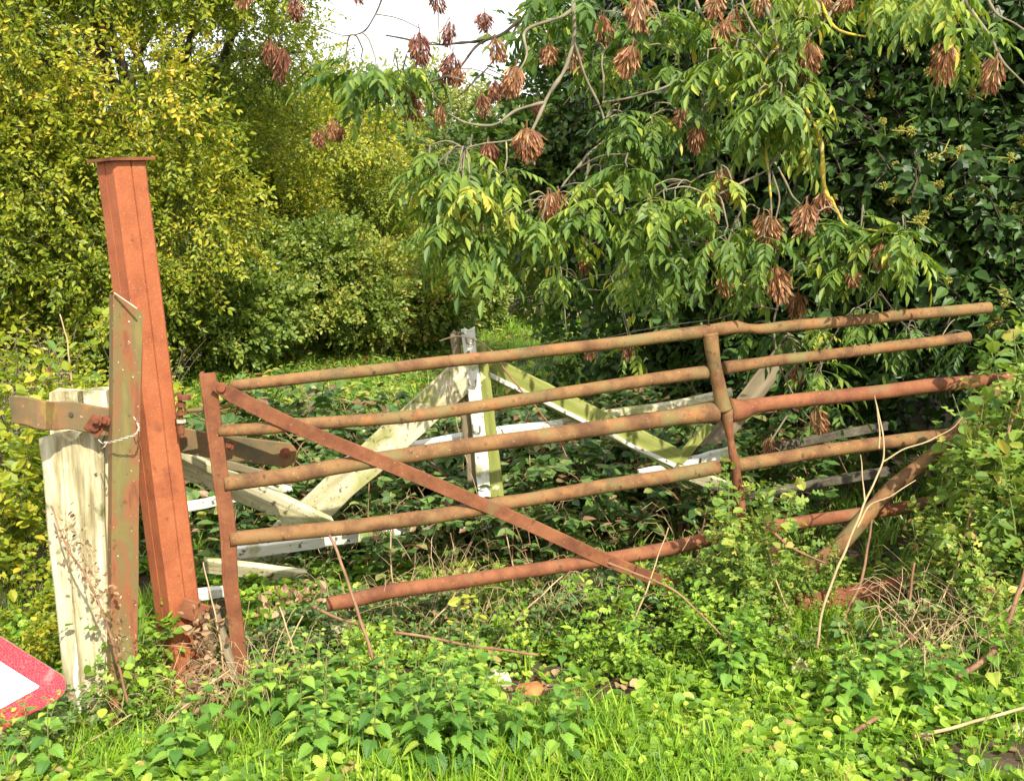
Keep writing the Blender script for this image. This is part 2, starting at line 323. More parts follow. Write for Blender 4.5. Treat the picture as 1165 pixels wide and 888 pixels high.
# ------------------------------------------------------------------ ground
def axis_pts(a, b, fine0, fine1, nf, nc):
    return np.unique(np.r_[np.linspace(a, fine0, nc), np.linspace(fine0, fine1, nf), np.linspace(fine1, b, nc)])
xs = axis_pts(-150, 150, -4, 5, 160, 30); ys = axis_pts(-60, 240, 1, 9, 150, 40)
X, Y = np.meshgrid(xs, ys); Z = hgt(X, Y)
V = np.stack([X, Y, Z], -1).reshape(-1, 3); nx = len(xs); I = np.arange(len(ys) - 1)[:, None] * nx + np.arange(nx - 1)[None]; I = I.ravel()
g = MB(); g.add(V, np.vstack([np.stack([I, I + 1, I + nx + 1], 1), np.stack([I, I + nx + 1, I + nx], 1)]))
tag(g.obj('ground', M['soil'], smooth=True), 'uneven earth bank and meadow ground under the plants', None, None, 'structure')

# ------------------------------------------------------------------ grass and ground cover
def blade(n=4, w=.05, bend=.5):
    s = np.linspace(0, 1, n + 1); V = []; T = []
    for i, f in enumerate(s):
        x = bend * f * f; z = f * (1 - .25 * bend * f); hw = w / 2 * (1 - f ** 2)
        if i < n: V += [(x, -hw, z), (x, hw, z)]
        else: V.append((x, 0, z))
    for i in range(n - 1): a = 2 * i; T += [(a, a + 1, a + 3), (a, a + 3, a + 2)]
    a = 2 * (n - 1); T.append((a, a + 1, a + 2)); return Tpl(V, T)
def tuft(k, sp, seed, w=.06, n=3):
    r = np.random.default_rng(seed); it = []
    for i in range(k):
        a = r.uniform(0, 6.28); b = blade(n, w * r.uniform(.7, 1.3), r.uniform(.15, 1.1))
        it.append((b, (r.normal() * sp, r.normal() * sp, 0), yaw([a])[0], r.uniform(.5, 1.1)))
    return merge(it)
BX, BY = (630 - W / 2) / FPX * 3.3, 3.3
def scatter_ground(mb, tps, pts, scale, tilt=.15, m=0, dz=0, clumpf=None):
    pts = np.asarray(pts); n = len(pts); k = rng.integers(0, len(tps), n)
    z = hgt(pts[:, 0], pts[:, 1]) + dz; pos = np.c_[pts[:, :2], z]
    sc = scale * rng.uniform(.65, 1.25, n) if np.isscalar(scale) else scale
    for i, tp in enumerate(tps):
        q = k == i
        if not q.any(): continue
        a = rng.uniform(0, 6.28, q.sum()); d = np.stack([np.cos(a), np.sin(a), rng.normal(size=q.sum()) * tilt], 1)
        up = np.stack([rng.normal(size=q.sum()) * tilt, rng.normal(size=q.sum()) * tilt, np.ones(q.sum())], 1)
        V, T, Mi, r = place(tp, pos[q], rots(d, up), sc[q], clump=None if clumpf is None else clumpf(pos[q]))
        mb.add(V, T, Mi + m, r)
def in_frame(n, y0, y1, px0=-60, px1=1225, power=1.0):
    """ground points between depths y0..y1, inside the view fan plus a margin"""
    y = y0 + (y1 - y0) * rng.random(n) ** power; px = rng.uniform(px0, px1, n)
    return np.c_[(px - W / 2) / FPX * y, y]
def ppx(p): return p[:, 0] / p[:, 1] * FPX + W / 2
TUFTS = [tuft(9, .10, s, .075, 3) for s in range(6)]
TUFTN = [tuft(8, .09, 20 + s, .055, 4) for s in range(6)]
# lawn-like verge in front
b = MB(); p = in_frame(8500, 2.35, 4.2); px = ppx(p)
dens = np.clip(.25 + .75 * (snoise(np.c_[p, p[:, 0] * 0], 3, 5) > -.1) , 0, 1)
el = ((p[:, 0] - BX) / .36) ** 2 + ((p[:, 1] - BY) / .25) ** 2; dens *= np.where(el < 1, .06, 1)
dens *= np.where(px < 520, .5, 1); dens *= np.where((px > 1040) & (p[:, 1] < 2.98), .15, 1)
p = p[rng.random(len(p)) < dens]
scatter_ground(b, TUFTN, p, .095 + .05 * (rng.random(len(p)) ** 3))
tag(b.obj('verge_grass', LM['grass']), 'bright short grass on the bank in front of the gate', 'grass', None, 'stuff')
# meadow behind
b = MB(); p = in_frame(16000, 4.6, 19, -250, 1250, .8); sc = .13 + .011 * p[:, 1]
lush = snoise(np.c_[p, p[:, 0] * 0], 1.1, 9); sc = sc * np.clip(.85 + .4 * lush, .45, 1.4)
scatter_ground(b, TUFTS, p, sc)
tag(b.obj('meadow_grass', LM['meadow']), 'long rough grass of the meadow behind the gate', 'meadow grass', None, 'stuff')
# meadow weeds: leafy stuff between the grass
WEED = []
for s in range(4):
    r = np.random.default_rng(50 + s); it = []
    for i in range(14):
        a = r.uniform(0, 6.28); rr = r.uniform(.05, .5)
        it.append((LEAF_HAZ, (rr * math.cos(a), rr * math.sin(a), r.uniform(.15, .85)), rots([[math.cos(a), math.sin(a), r.uniform(-.4, .3)]], [[0, 0, 1]])[0], r.uniform(.22, .4)))
    WEED.append(merge(it))
b = MB(); p = in_frame(7000, 5.0, 15, -250, 1250, .8); p = p[snoise(np.c_[p, p[:, 0] * 0], 1.0, 31) > -.25]
scatter_ground(b, WEED, p, .20, .25)
tag(b.obj('meadow_weeds', LM['shrub']), 'low leafy weeds mixed through the meadow grass', 'meadow weeds', None, 'stuff')
# ground ivy and clover
RND = []
for s in range(5):
    r = np.random.default_rng(80 + s); it = []
    for i in range(11):
        a = r.uniform(0, 6.28); rr = .9 * math.sqrt(r.random()); h = r.uniform(.15, 1.0)
        c = np.array([rr * math.cos(a), rr * math.sin(a), h]); base = c * [.85, .85, 0]
        it.append((LEAF_ROUND, c, rots([[math.cos(a + r.normal()), math.sin(a + r.normal()), r.normal() * .25]], [[r.normal() * .35, r.normal() * .35 - .15, 1]])[0], r.uniform(.4, .72)))
        it.append((tube_tpl([base, c], [.02, .015], 3, 1), (0, 0, 0), np.eye(3), 1))
    RND.append(merge(it))
b = MB(); p = in_frame(6000, 2.35, 4.6); px = ppx(p)
q = (snoise(np.c_[p, p[:, 0] * 0], 3.2, 15) > -.35)
el = ((p[:, 0] - BX) / .36) ** 2 + ((p[:, 1] - BY) / .25) ** 2; q &= ~((el < 1) & (rng.random(len(p)) < .88))
q &= ~((px > 1040) & (p[:, 1] < 2.98) & (rng.random(len(p)) < .6))
scatter_ground(b, RND, p[q], .052, .15)
tag(b.obj('ground_ivy', [LM['gcov'], M['gstem']]), 'bright green round-leaved creeping plants carpeting the bank', 'ground cover', None, 'stuff')
# leaf litter
b = MB(); p = in_frame(2600, 2.4, 5.0); px = ppx(p); q = (((px > 520) & (px < 780) & (p[:, 1] < 3.7)) | (px > 950) | (rng.random(len(p)) < .3))
scatter_ground(b, [LEAF_BRAM, leaf(.12, 0, .05, ((.3, 1), (.7, .9))), LEAF_HAZ], p[q], .045, .35, dz=.012)
tag(b.obj('leaf_litter', LM['dry']), 'brown dead leaves lying on the bare patches', 'leaf litter', None, 'stuff')

# ------------------------------------------------------------------ red steel post
base, top = P(210, 757, 3.53), P(138, 184, 3.45)
post = empty('steel_post', base, 'tall leaning square steel post in orange-red oxide paint with flat cap', 'post')
ax = nrm(top - base); top_l = top - base; wd = .122
def sec_seamed(w):          # square hollow look: four sides, each with a thin weld groove
    a = w / 2; b = .010; g_, dpt = .0030, .008; s = []
    def side(p0, p1, n):
        p0, p1, n = map(np.array, (p0, p1, n)); m = (p0 * .5 + p1 * .5); d = nrm(p1 - p0)
        return [p0 + d * b, m - d * g_, m - n * dpt, m + d * g_, p1 - d * b]
    for c0, c1, n in (((-a, -a), (a, -a), (0, -1)), ((a, -a), (a, a), (1, 0)), ((a, a), (-a, a), (0, 1)), ((-a, a), (-a, -a), (-1, 0))):
        s += side(np.array(c0, float), np.array(c1, float), np.array(n, float))
    return s
ya = R(50.7); side = np.array([math.cos(ya), math.sin(ya), 0])
b = MB(); loft(b, np.linspace(-.12 * ax, top_l, 40), sec_seamed(wd), side, jit=.0012, jf=9)
b.obj('shaft', M['redox'], post)
b = MB(); c = top_l + ax * .001; beam(b, c, c + ax * .010, .162, .158, side, 2, .002, jit=.0006)
b.obj('cap_plate', M['rust_red'], post)
# hinge lug and pin on the right face
lug = P(207, 462, 3.47) - base
b = MB()
for (x, y, r_, h_) in ((210, 452, .024, .014), (206, 460, .017, .016), (206, 470, .020, .010), (206, 488, .013, .030)):
    q = P(x, y, 3.45) - base; tube(b, [q - [0, 0, h_ / 2], q + [0, 0, h_ / 2]], r_, 8, jit=.001)
tube(b, [P(204, 446, 3.45) - base, P(207, 497, 3.45) - base], .0085, 8)
hpin = b.obj('hinge_pin', M['rust_red'], post, smooth=False)
b = MB(); q = P(206, 479, 3.45) - base; tube(b, [q - [0, 0, .005], q + [0, 0, .006]], .017, 6); b.obj('washer', M['wire'], hpin)
b = MB(); beam(b, P(206, 690, 3.44) - base, P(236, 700, 3.44) - base, .075, .012, (0, 0, 1), 6, .003, jit=.002); b.obj('lug', M['rust_red'], post)

# ------------------------------------------------------------------ angle iron
a0, a1 = P(137, 838, 3.22), P(142, 335, 3.24)
ai = empty('angle_iron', a0, 'upright rusty green-stained angle iron with a slanted cut top', 'iron bar')
b = MB(); w_, t_ = .088, .007
L_sec = [(0, 0), (w_, 0), (w_, t_), (t_, t_), (t_, .05), (0, .05)]
off = np.array([-.036, 0, 0]); side = np.array([.82, .57, 0]); n = 60
pts = np.linspace(a0 + off - base * 0, a1 + off, n) - a0
loft(b, pts, [(x, y) for x, y in L_sec], side, jit=.0012, jf=10)
V, T, Mi, Rn = b.arr()            # slant the top cut down to the right
ssl = nrm(np.array([side - nrm(a1 - a0) * (nrm(a1 - a0) @ side)]))[0]; zt = (a1 - a0)[2]
al = (V - (a1 + off - a0)) @ ssl; cut = np.clip(1 - (zt - V[:, 2]) / .35, 0, 1); V[:, 2] -= cut * np.clip(al, 0, 1) * .66
b2 = MB(); b2.add(V, T, Mi, Rn); b2.obj('bar', M['angle'], ai)
b = MB(); q0 = P(129, 334, 3.225) - a0
loft(b, [P(130, 333, 3.228) - a0, P(156, 351, 3.232) - a0], rect(.003, .008, .0008), (0, 0, 1)); b.obj('cut_edge', M['stone'], ai)

# wire tie
wt = []
for px_, py_, d_ in ((119, 503, 3.25), (124, 503, 3.19), (133, 501, 3.175), (145, 497, 3.175), (154, 494, 3.18), (158, 487, 3.22), (156, 479, 3.26)): wt.append(P(px_, py_, d_))
b = MB(); o_ = wt[3]; w0 = resample(np.array(wt) - o_, 40); ph = np.linspace(0, 40, 40); t_, N_, B_ = frames(w0)
for s_ in (0, math.pi): tube(b, w0 + .0026 * (np.cos(ph + s_)[:, None] * N_ + np.sin(ph + s_)[:, None] * B_), .0017, 5)
for e in ((119, 505, 112, 500), (122, 503, 116, 510), (157, 480, 152, 474)): tube(b, resample([P(e[0], e[1], 3.2) - o_, P((e[0] + e[2]) / 2, (e[1] + e[3]) / 2 + 1, 3.17) - o_, P(e[2], e[3], 3.19) - o_], 6), .002, 5)
tag(b.obj('wire_tie', M['wire'], loc=o_), 'twisted pale wire tied round the angle iron', 'wire')

# ------------------------------------------------------------------ old wooden gatepost
wb, wtp = P(108, 822, 3.42), P(87, 492, 3.42)
wp = empty('wooden_post', wb, 'weathered timber gatepost with flaking white paint and split top', 'post')
b = MB(); n = 60; pts = np.linspace(np.array([0, 0, -.1]), wtp - wb, n); sc = np.linspace(.66, 1.0, n)
secw = []
W2, D2 = .108, .085
ang = np.linspace(0, 2 * np.pi, 56, endpoint=False)
for i, a in enumerate(ang):
    c_, s_ = math.cos(a), math.sin(a); k = 1 / max(abs(c_) ** 8 + abs(s_) ** 8, 1e-9) ** (1 / 8)
    crack = .010 * (abs(math.sin(i * 2.7)) > .93) + .0035 * math.sin(i * 5.1) + .002 * math.sin(i * 11.3)
    secw.append(((W2 - crack) * c_ * k, (D2 - crack) * s_ * k))
loft(b, pts, secw, (1, .10, 0), jit=.006, jf=7, scale=sc, seed=4)
V, T, Mi, Rn = b.arr(); hi = V[:, 2] > (wtp - wb)[2] - .05
V[hi, 2] += .018 * snoise(V[hi], 60, 8) - np.where(V[hi, 0] < (wtp - wb)[0] - .075, .03, 0); b2 = MB(); b2.add(V, T, Mi, Rn); b2.obj('shaft', M['wood'], wp)
for x0, x1, yt in ((60, 95, 444), (99, 126, 441)):
    b = MB(); q0, q1 = P((x0 + x1) / 2 + 3, 500, 3.47) - wb, P((x0 + x1) / 2, yt, 3.47) - wb
    loft(b, np.linspace(q0, q1, 14), [(x * ((x1 - x0) / 35), y) for x, y in [(-.05, -.05), (-.015, -.056), (.01, -.05), (.05, -.053), (.052, .05), (-.05, .05)]], (1, .1, 0), jit=.006, jf=25, seed=x0)
    b.obj('split_top', M['wood'], wp)
b = MB(); sp0, sp1 = P(55, 508, 3.36) - wb, P(93, 815, 3.36) - wb
loft(b, np.linspace(sp0, sp1, 60), rect(.022, .014, .004), (1, 0, 0), jit=.006, jf=26, scale=.75 + .4 * np.abs(snoise(np.linspace([0, 0, 0], [0, 0, 1], 60), 22, 3))); b.obj('paint_strip', M['white'], wp)

# iron hinge strap lying across the post
st = empty('iron_strap', P(60, 470, 3.28), 'long flat iron hinge strap passing behind the red post', 'strap')
so_ = np.array(st.location)
line = [(14, 466, 3.22), (30, 467, 3.20), (48, 472, 3.20), (62, 473, 3.245), (80, 472, 3.27), (100, 476, 3.285), (126, 481, 3.31), (146, 486, 3.58), (165, 490, 3.66), (205, 500, 3.68), (250, 508, 3.70), (300, 514, 3.72), (337, 518, 3.74)]
pts = resample(np.array([P(*q) for q in line]) - so_, 60); b = MB()
sc = np.ones(60) * 1.02; sc[-1] = .45; sc[-2] = .8; sc[0] = .93
loft(b, pts, rect(.094, .013, .003), (0, 0, 1), jit=.0015, jf=18, scale=sc); b.obj('strap', M['strap'], st, smooth=False)
def nut(px_, py_, d_, r_, par, h_=.018, seg=4, rot=.3, nm='nut'):
    b = MB(); q = P(px_, py_, d_) - so_; nrm_ = np.array([.1, -1, 0]); a = np.arange(seg) / seg * 6.283 + rot
    V = [q + r_ * np.array([math.cos(t), 0, math.sin(t)]) + k * nrm_ * h_ for k in (0, 1) for t in a]; V += [q + nrm_ * h_ * 1.05]
    T = []
    for j in range(seg):
        k = (j + 1) % seg; T += [(j, k, seg + k), (j, seg + k, seg + j), (seg + j, seg + k, 2 * seg)]
    b.add(V, T); tube(b, [q + nrm_ * h_, q + nrm_ * (h_ + .012)], r_ * .42, 8); return b.obj(nm, M['nut'], par)
nut(109, 484, 3.278, .040, st, .006, 4, .15, 'plate'); nut(112, 477, 3.262, .021, st, .014, 4, .5)
nut(121, 478, 3.268, .018, st, .012, 6); nut(325, 515, 3.705, .022, st, .012, 8); nut(262, 506, 3.655, .018, st, .010, 6)
b = MB(); q = P(81, 471, 3.262) - so_; tube(b, [q, q + [0, -.0035, 0]], .0075, 10); b.obj('bolt_hole', M['dtwig'], st)

# ------------------------------------------------------------------ the rusty metal gate
def gd(px_): return 3.46 + (px_ - 235) / (1130 - 235) * .80      # the gate swings away to the right
gate = empty('field_gate', P(262, 700, gd(250)), 'rusty tubular five-bar field gate with bent rails, sagging on the bank', 'gate')
go = np.array(gate.location)
def GP(px_, py_, dd=0): return P(px_, py_, gd(px_) + dd) - go
def rail(px_pts, dia_px, n=60, name='rail', mat_='rust', squash=None, dd=0, par=gate, seg=14):
    pts = np.array([GP(x, y, dd) for x, y in px_pts]); rad = np.array([d / 2 / FPX * gd(x) for (x, y), d in zip(px_pts, dia_px)])
    q, r_ = resample(pts, n, rad); q = q + .0018 * np.stack([snoise(q, 11, 4), snoise(q, 9, 5), snoise(q, 13, 6)], 1)
    b = MB(); tube(b, q, r_, seg, jit=.0007); return b.obj(name, M[mat_], par, smooth=True)
rail([(262, 439), (330, 432), (400, 424), (520, 410), (640, 397), (730, 386), (800, 377), (838, 371), (852, 373), (868, 374), (900, 371), (1000, 362), (1070, 355), (1126, 350)],
     [13, 14, 14, 14, 14, 14, 15, 15, 10, 12, 13, 13, 13, 13])
rail([(248, 490), (300, 487), (345, 482), (420, 477), (485, 471), (600, 454), (700, 438), (760, 429), (804, 423)], [14, 15, 15, 15, 15, 15, 15, 15, 16])
rail([(824, 418), (870, 412), (960, 401), (1040, 391), (1102, 383)], [16, 13, 13, 13, 13])
rail([(256, 550), (330, 540), (400, 528), (480, 515), (600, 498), (700, 484), (770, 474), (815, 469)], [19, 19, 19, 19, 19, 19, 20, 26])
rail([(830, 467), (845, 466), (870, 460), (1000, 446), (1065, 438), (1120, 433), (1170, 428)], [30, 24, 17, 17, 17, 16, 16], mat_='rust_red')
rail([(262, 613), (330, 606), (400, 599), (470, 590), (530, 581), (570, 573), (600, 568), (700, 551), (770, 540), (818, 531)], [18, 18, 18, 18, 17, 18, 16, 17, 17, 17])
rail([(838, 529), (880, 522), (960, 509), (1060, 497), (1120, 490), (1172, 484)], [17, 16, 16, 16, 15, 15])
rail([(372, 687), (400, 682), (450, 672), (560, 656), (640, 643), (700, 634), (760, 623), (822, 609), (845, 604)], [17, 18, 18, 17, 17, 16, 17, 17, 15], mat_='rust_red')
rail([(868, 600), (900, 595), (960, 587), (1040, 575), (1100, 563), (1172, 546)], [15, 15, 15, 15, 15, 15], mat_='rust_red')
# hinge stile: flat iron
b = MB(); pts = resample(np.array([GP(236, 424), GP(248, 520), GP(259, 600), GP(262, 660), GP(270, 720), GP(281, 800)]), 50)
loft(b, pts, rect(.056, .012, .002), (1, .1, 0), jit=.0014, jf=14, scale=np.r_[np.ones(30), np.linspace(1, .8, 20)]); b.obj('stile', M['rust_red'], gate)
b = MB(); pts = resample(np.array([GP(228, 424, .0), GP(240, 520, .0), GP(251, 600), GP(254, 660), GP(262, 720), GP(273, 800)]), 50)
loft(b, pts + [0, .018, 0], rect(.009, .045, .001), (1, .1, 0), jit=.001, jf=14); b.obj('stile_flange', M['rust_red'], gate)
# hinge rod to the red post
b = MB(); tube(b, resample([GP(212, 467, .02), GP(226, 466, .02), GP(244, 464, .02), GP(262, 461, .02)], 12), .008, 8); b.obj('hinge_rod', M['rust'], gate, smooth=True)
# diagonal flat brace
b = MB(); pts = resample(np.array([GP(243, 438, -.032), GP(330, 482, -.032), GP(430, 523, -.034), GP(560, 578, -.034), GP(640, 614, -.034), GP(690, 637, -.030), GP(760, 664, -.02), GP(830, 690, 0)]), 70)
loft(b, pts, rect(.052, .008, .0015), (.35, 0, 1), jit=.001, jf=10, scale=np.r_[np.linspace(.6, 1, 4), np.ones(66)]); b.obj('diagonal_brace', M['rust_red'], gate)
b = MB(); q = GP(251, 441, -.045); tube(b, [q, q + [0, .03, 0]], .016, 10); b.obj('bolt', M['nut'], gate)
b = MB(); q = GP(696, 639, -.05); tube(b, [q, q + [0, .03, 0]], .010, 8); b.obj('bolt', M['nut'], gate)
# middle stile
pts, r_ = resample(np.array([GP(808, 379, -.022), GP(812, 410, -.024), GP(818, 440, -.024), GP(823, 466, -.020)]), 26, [.031, .028, .028, .036]); b = MB(); tube(b, pts, r_, 14, jit=.001); b.obj('middle_stile', M['rust'], gate, smooth=True)
pts, r_ = resample(np.array([GP(826, 466, -.02), GP(831, 500, -.02), GP(838, 540, -.01), GP(842, 590, 0), GP(842, 660, 0)]), 26, [.03, .016, .022, .028, .024]); b = MB(); tube(b, pts, r_, 10, jit=.003); b.obj('middle_stile', M['rust_red'], gate, smooth=True)
# right-hand brace
rail([(1142, 432), (1100, 478), (1060, 520), (1020, 550), (990, 582), (955, 620), (912, 652)], [15, 17, 17, 17, 18, 19, 20], name='diagonal_brace', mat_='rust', dd=-.06)
# loose pipe on the bank
o_ = P(1000, 672, 4.02); b = MB(); pts = np.array([P(905, 688, 3.9), P(950, 682, 3.93), P(1010, 669, 4.0), P(1060, 660, 4.06), P(1110, 648, 4.12), P(1150, 636, 4.2)]) - o_
q, r_ = resample(pts, 30, [.046, .046, .045, .038, .034, .032]); tube(b, q, r_, 16, jit=.0015)
tag(b.obj('iron_pipe', M['rust_red'], smooth=True, loc=o_), 'thick rusty pipe lying in the weeds below the gate', 'pipe')

# ------------------------------------------------------------------ broken white wooden gate behind
bg_o = G(555, 600); bg_o = np.array([-.11, 4.62, 0.]); wg = empty('wooden_gate', bg_o, 'broken white timber gate with A-shaped frame behind the metal gate', 'gate')
def aligned(name, a, c, loc, w_, t_, side, n, mt, par, jit, nx, seed):
    '''a sawn timber whose own x axis runs along the grain'''
    L_ = np.linalg.norm(c - a); x = (c - a) / L_; sd = np.asarray(side, float); y = nrm(sd - x * (x @ sd)); z = np.cross(x, y)
    b = MB(); r = np.random.default_rng(seed + int(L_ * 100)); pts = np.linspace([-L_ / 2, 0, 0], [L_ / 2, 0, 0], n)
    loft(b, pts, rect(w_, t_, .004, max(nx, 4)), (0, 1, 0), jit=jit, jf=9, seed=seed)
    V, T, Mi, Rn = b.arr(); e = abs(V[:, 0]) > L_ / 2 - .002; V[e, 0] += r.normal(size=e.sum()) * .006 * np.sign(V[e, 0]); V[:, 1] += .002 * snoise(V, 45, seed)
    b2 = MB(); b2.add(V, T, Mi, Rn); o = b2.obj(name, mt, par); from mathutils import Matrix
    o.matrix_local = Matrix([[x[i], y[i], z[i], loc[i]] for i in range(3)] + [[0, 0, 0, 1]]); return o
def bm(name, p0, p1, w_, t_, mt, side=(0, 0, 1), n=30, par=wg, o=bg_o, jit=.003, loc=None, nx=1, seed=3):
    a, c = P(*p0), P(*p1); return aligned(name, a, c, (a + c) / 2 - o, w_, t_, side, n, M[mt], par, jit, nx, seed)
bm('upright', (532, 374, 4.55), (556, 600, 4.55), .060, .016, 'white', (1, 0, 0))
bm('upright_side', (539, 392, 4.61), (566, 620, 4.61), .115, .09, 'algae', (1, 0, 0))
bm('upright_back', (518, 377, 4.63), (545, 600, 4.63), .045, .08, 'sage', (1, 0, 0))
bm('diagonal_board', (542, 414, 4.57), (268, 660, 4.42), .150, .028, 'pale', (.2, 0, 1), 50, nx=3)
bm('diagonal_board', (548, 412, 4.66), (772, 524, 4.78), .105, .030, 'algae', (.2, 0, 1), 40, seed=12)
bm('diagonal_edge', (552, 424, 4.645), (770, 531, 4.765), .020, .032, 'white', (.2, 0, 1), 30)
# hinge hook marks on the upright
for px_, py_ in ((533, 388), (536, 436), (541, 488)):
    b = MB(); q = [P(px_ - 3, py_ - 6, 4.535), P(px_ - 2, py_ + 2, 4.53), P(px_ + 5, py_ + 4, 4.53), P(px_ + 5, py_ - 4, 4.535)]; tube(b, resample(np.array(q) - bg_o, 10), .0032, 6); b.obj('staple', M['sage'], wg)
b = MB(); pts, r_ = resample(np.array([P(340, 541, 4.62), P(430, 517, 4.66), P(500, 503, 4.70), P(570, 491, 4.74), P(640, 483, 4.80)]) - bg_o, 40, [.030, .030, .026, .024, .022])
loft(b, pts, rect(.055, .04, .012), (0, 0, 1), jit=.003, jf=9); b.obj('rail', M['white'], wg)
b = MB(); loft(b, resample(np.array([P(620, 484, 4.80), P(700, 470, 4.86), P(760, 462, 4.9), P(832, 446, 4.95)]) - bg_o, 30), rect(.045, .035, .01), (0, 0, 1), jit=.003, jf=9); b.obj('rail', M['pale'], wg)
# loose planks
def plank(p0, p1, w_, t_, mt, label, side=(0, 0, 1), n=30, seed=5, nx=2, nm='plank', cat='plank'):
    a, c = P(*p0), P(*p1); return tag(aligned(nm, a, c, (a + c) / 2, w_, t_, side, n, M[mt], None, .004, nx, seed), label, cat)
plank((196, 520, 3.86), (372, 600, 4.28), .10, .05, 'pale', 'pale sawn beam end sloping down from behind the red post', side=(.1, -.3, 1))
plank((200, 512, 3.94), (330, 548, 4.3), .035, .03, 'sage', 'thin brown batten lying above the pale sawn beam')
plank((262, 629, 4.30), (462, 603, 4.62), .055, .035, 'white', 'narrow white rail lying low between the fourth and fifth bars')
plank((232, 642, 4.22), (345, 655, 4.3), .075, .03, 'pale', 'short broken white board end in the weeds', side=(0, -.4, 1), seed=9)
plank((205, 577, 4.5), (330, 553, 4.6), .045, .035, 'white', 'white rail poking out behind the pale sawn beam')
plank((222, 676, 3.95), (262, 672, 3.98), .045, .04, 'white', 'white rail end between the red post and the gate stile', n=10)
plank((378, 718, 3.7), (402, 707, 3.74), .03, .03, 'pale', 'small white wood fragment under the bottom bar', n=8)
plank((728, 540, 4.75), (835, 514, 4.9), .060, .03, 'white', 'white rail piece below the end of the mossy diagonal')
plank((768, 532, 4.60), (856, 566, 4.75), .065, .025, 'pale', 'pale board slanting under the fourth bar', side=(0, -.4, 1))
plank((766, 530, 4.78), (806, 486, 4.85), .05, .03, 'algae', 'short mossy strut beside the end of the diagonal', n=14)
plank((785, 540, 5.2), (905, 385, 5.3), .105, .06, 'sage', 'dark leaning timber behind the middle of the metal gate', side=(1, 0, .6), seed=14)
plank((880, 508, 5.3), (1010, 484, 5.35), .045, .04, 'bark', 'grey rail in the dark gap under the ivy, upper one', n=14)
plank((865, 562, 4.9), (1010, 536, 5.0), .045, .04, 'bark', 'brown rail in the dark gap under the ivy, lower one', n=14)
plank((268, 770, 3.42), (243, 690, 3.5), .03, .02, 'sage', 'grey splintered stake between the red post and stile', side=(1, 0, 0), n=14)

# ------------------------------------------------------------------ red triangular sign
so3 = P(10, 780, 3.0); b = MB()
def tri(R_, rc, n=8):
    out_ = []
    for k in range(3):
        a0 = k * 2 * math.pi / 3; c = np.array([math.cos(a0), math.sin(a0)]) * (R_ - 2 * rc)
        for t in np.linspace(-math.pi / 3, math.pi / 3, n): out_.append(c + rc * np.array([math.cos(a0 + t), math.sin(a0 + t)]))
    return np.array(out_)
Rt = .36; O = tri(Rt, .045); I_ = tri(Rt - .122, .004)
ctr = P(72, 781, 3.0) - np.array([Rt - .045, 0, 0]) ; ex = nrm(np.array([1, .05, -.02])); ey = nrm(np.array([.03, .42, .9])); ey = nrm(ey - ex * (ex @ ey)); ez = np.cross(ex, ey)
def plate(mb, poly, z0, z1, hole=None):
    k = len(poly); V = [ctr - so3 + p[0] * ex + p[1] * ey + z * ez for z in (z0, z1) for p in poly]; c = [ctr - so3 + z * ez for z in (z0, z1)]
    T = [(j, (j + 1) % k, k + (j + 1) % k) for j in range(k)] + [(j, k + (j + 1) % k, k + j) for j in range(k)]
    V += c; T += [(2 * k + 1, k + j, k + (j + 1) % k) for j in range(k)] + [(2 * k, (j + 1) % k, j) for j in range(k)]
    mb.add(V, T)
sg = empty('road_sign', so3, 'red and white triangular road sign leaning in the weeds', 'sign')
def signred():
    m, n, l = mat('sign_red'); t = n.new('ShaderNodeTexCoord'); v = n.new('ShaderNodeTexVoronoi'); v.inputs['Scale'].default_value = 130; l.new(t.outputs['Object'], v.inputs['Vector'])
    v.feature = 'DISTANCE_TO_EDGE'; r = ramp(n, [(.02, (.66, .10, .11)), (.10, (.58, .010, .022))], v.outputs['Distance'], l)
    ns = noise(n, l, 14, 5, t.outputs['Object']); r2 = ramp(n, [(.56, g3(0)), (.72, g3(.8))], ns.outputs[0], l); mx_ = n.new('ShaderNodeMixRGB'); l.new(r2.outputs[0], mx_.inputs[0]); l.new(r.outputs[0], mx_.inputs[1]); mx_.inputs[2].default_value = (.74, .22, .20, 1)
    b_ = n.new('ShaderNodeBsdfPrincipled'); l.new(mx_.outputs[0], b_.inputs['Base Color']); b_.inputs['Roughness'].default_value = .35
    o = n.new('ShaderNodeOutputMaterial'); l.new(b_.outputs[0], o.inputs[0]); return m
plate(b, O, 0, -.003) if ez[1] > 0 else plate(b, O, 0, .003)
zs = -1 if ez[1] > 0 else 1
pl_ = b.obj('plate', signred(), sg)
b = MB(); plate(b, I_, zs * .0032, zs * .0045); b.obj('white_centre', M['white'] if False else surf('sign_white', [(.3, (.78, .79, .82)), (.7, (.85, .86, .9))], 9, 4, .4, .05, 50, specks=[((.5, .46, .4), 20, .72, .05)]), pl_)
b = MB(); plate(b, tri(Rt + .004, .047), -zs * .006, -zs * .0005); b.obj('backing', M['sage'], sg)

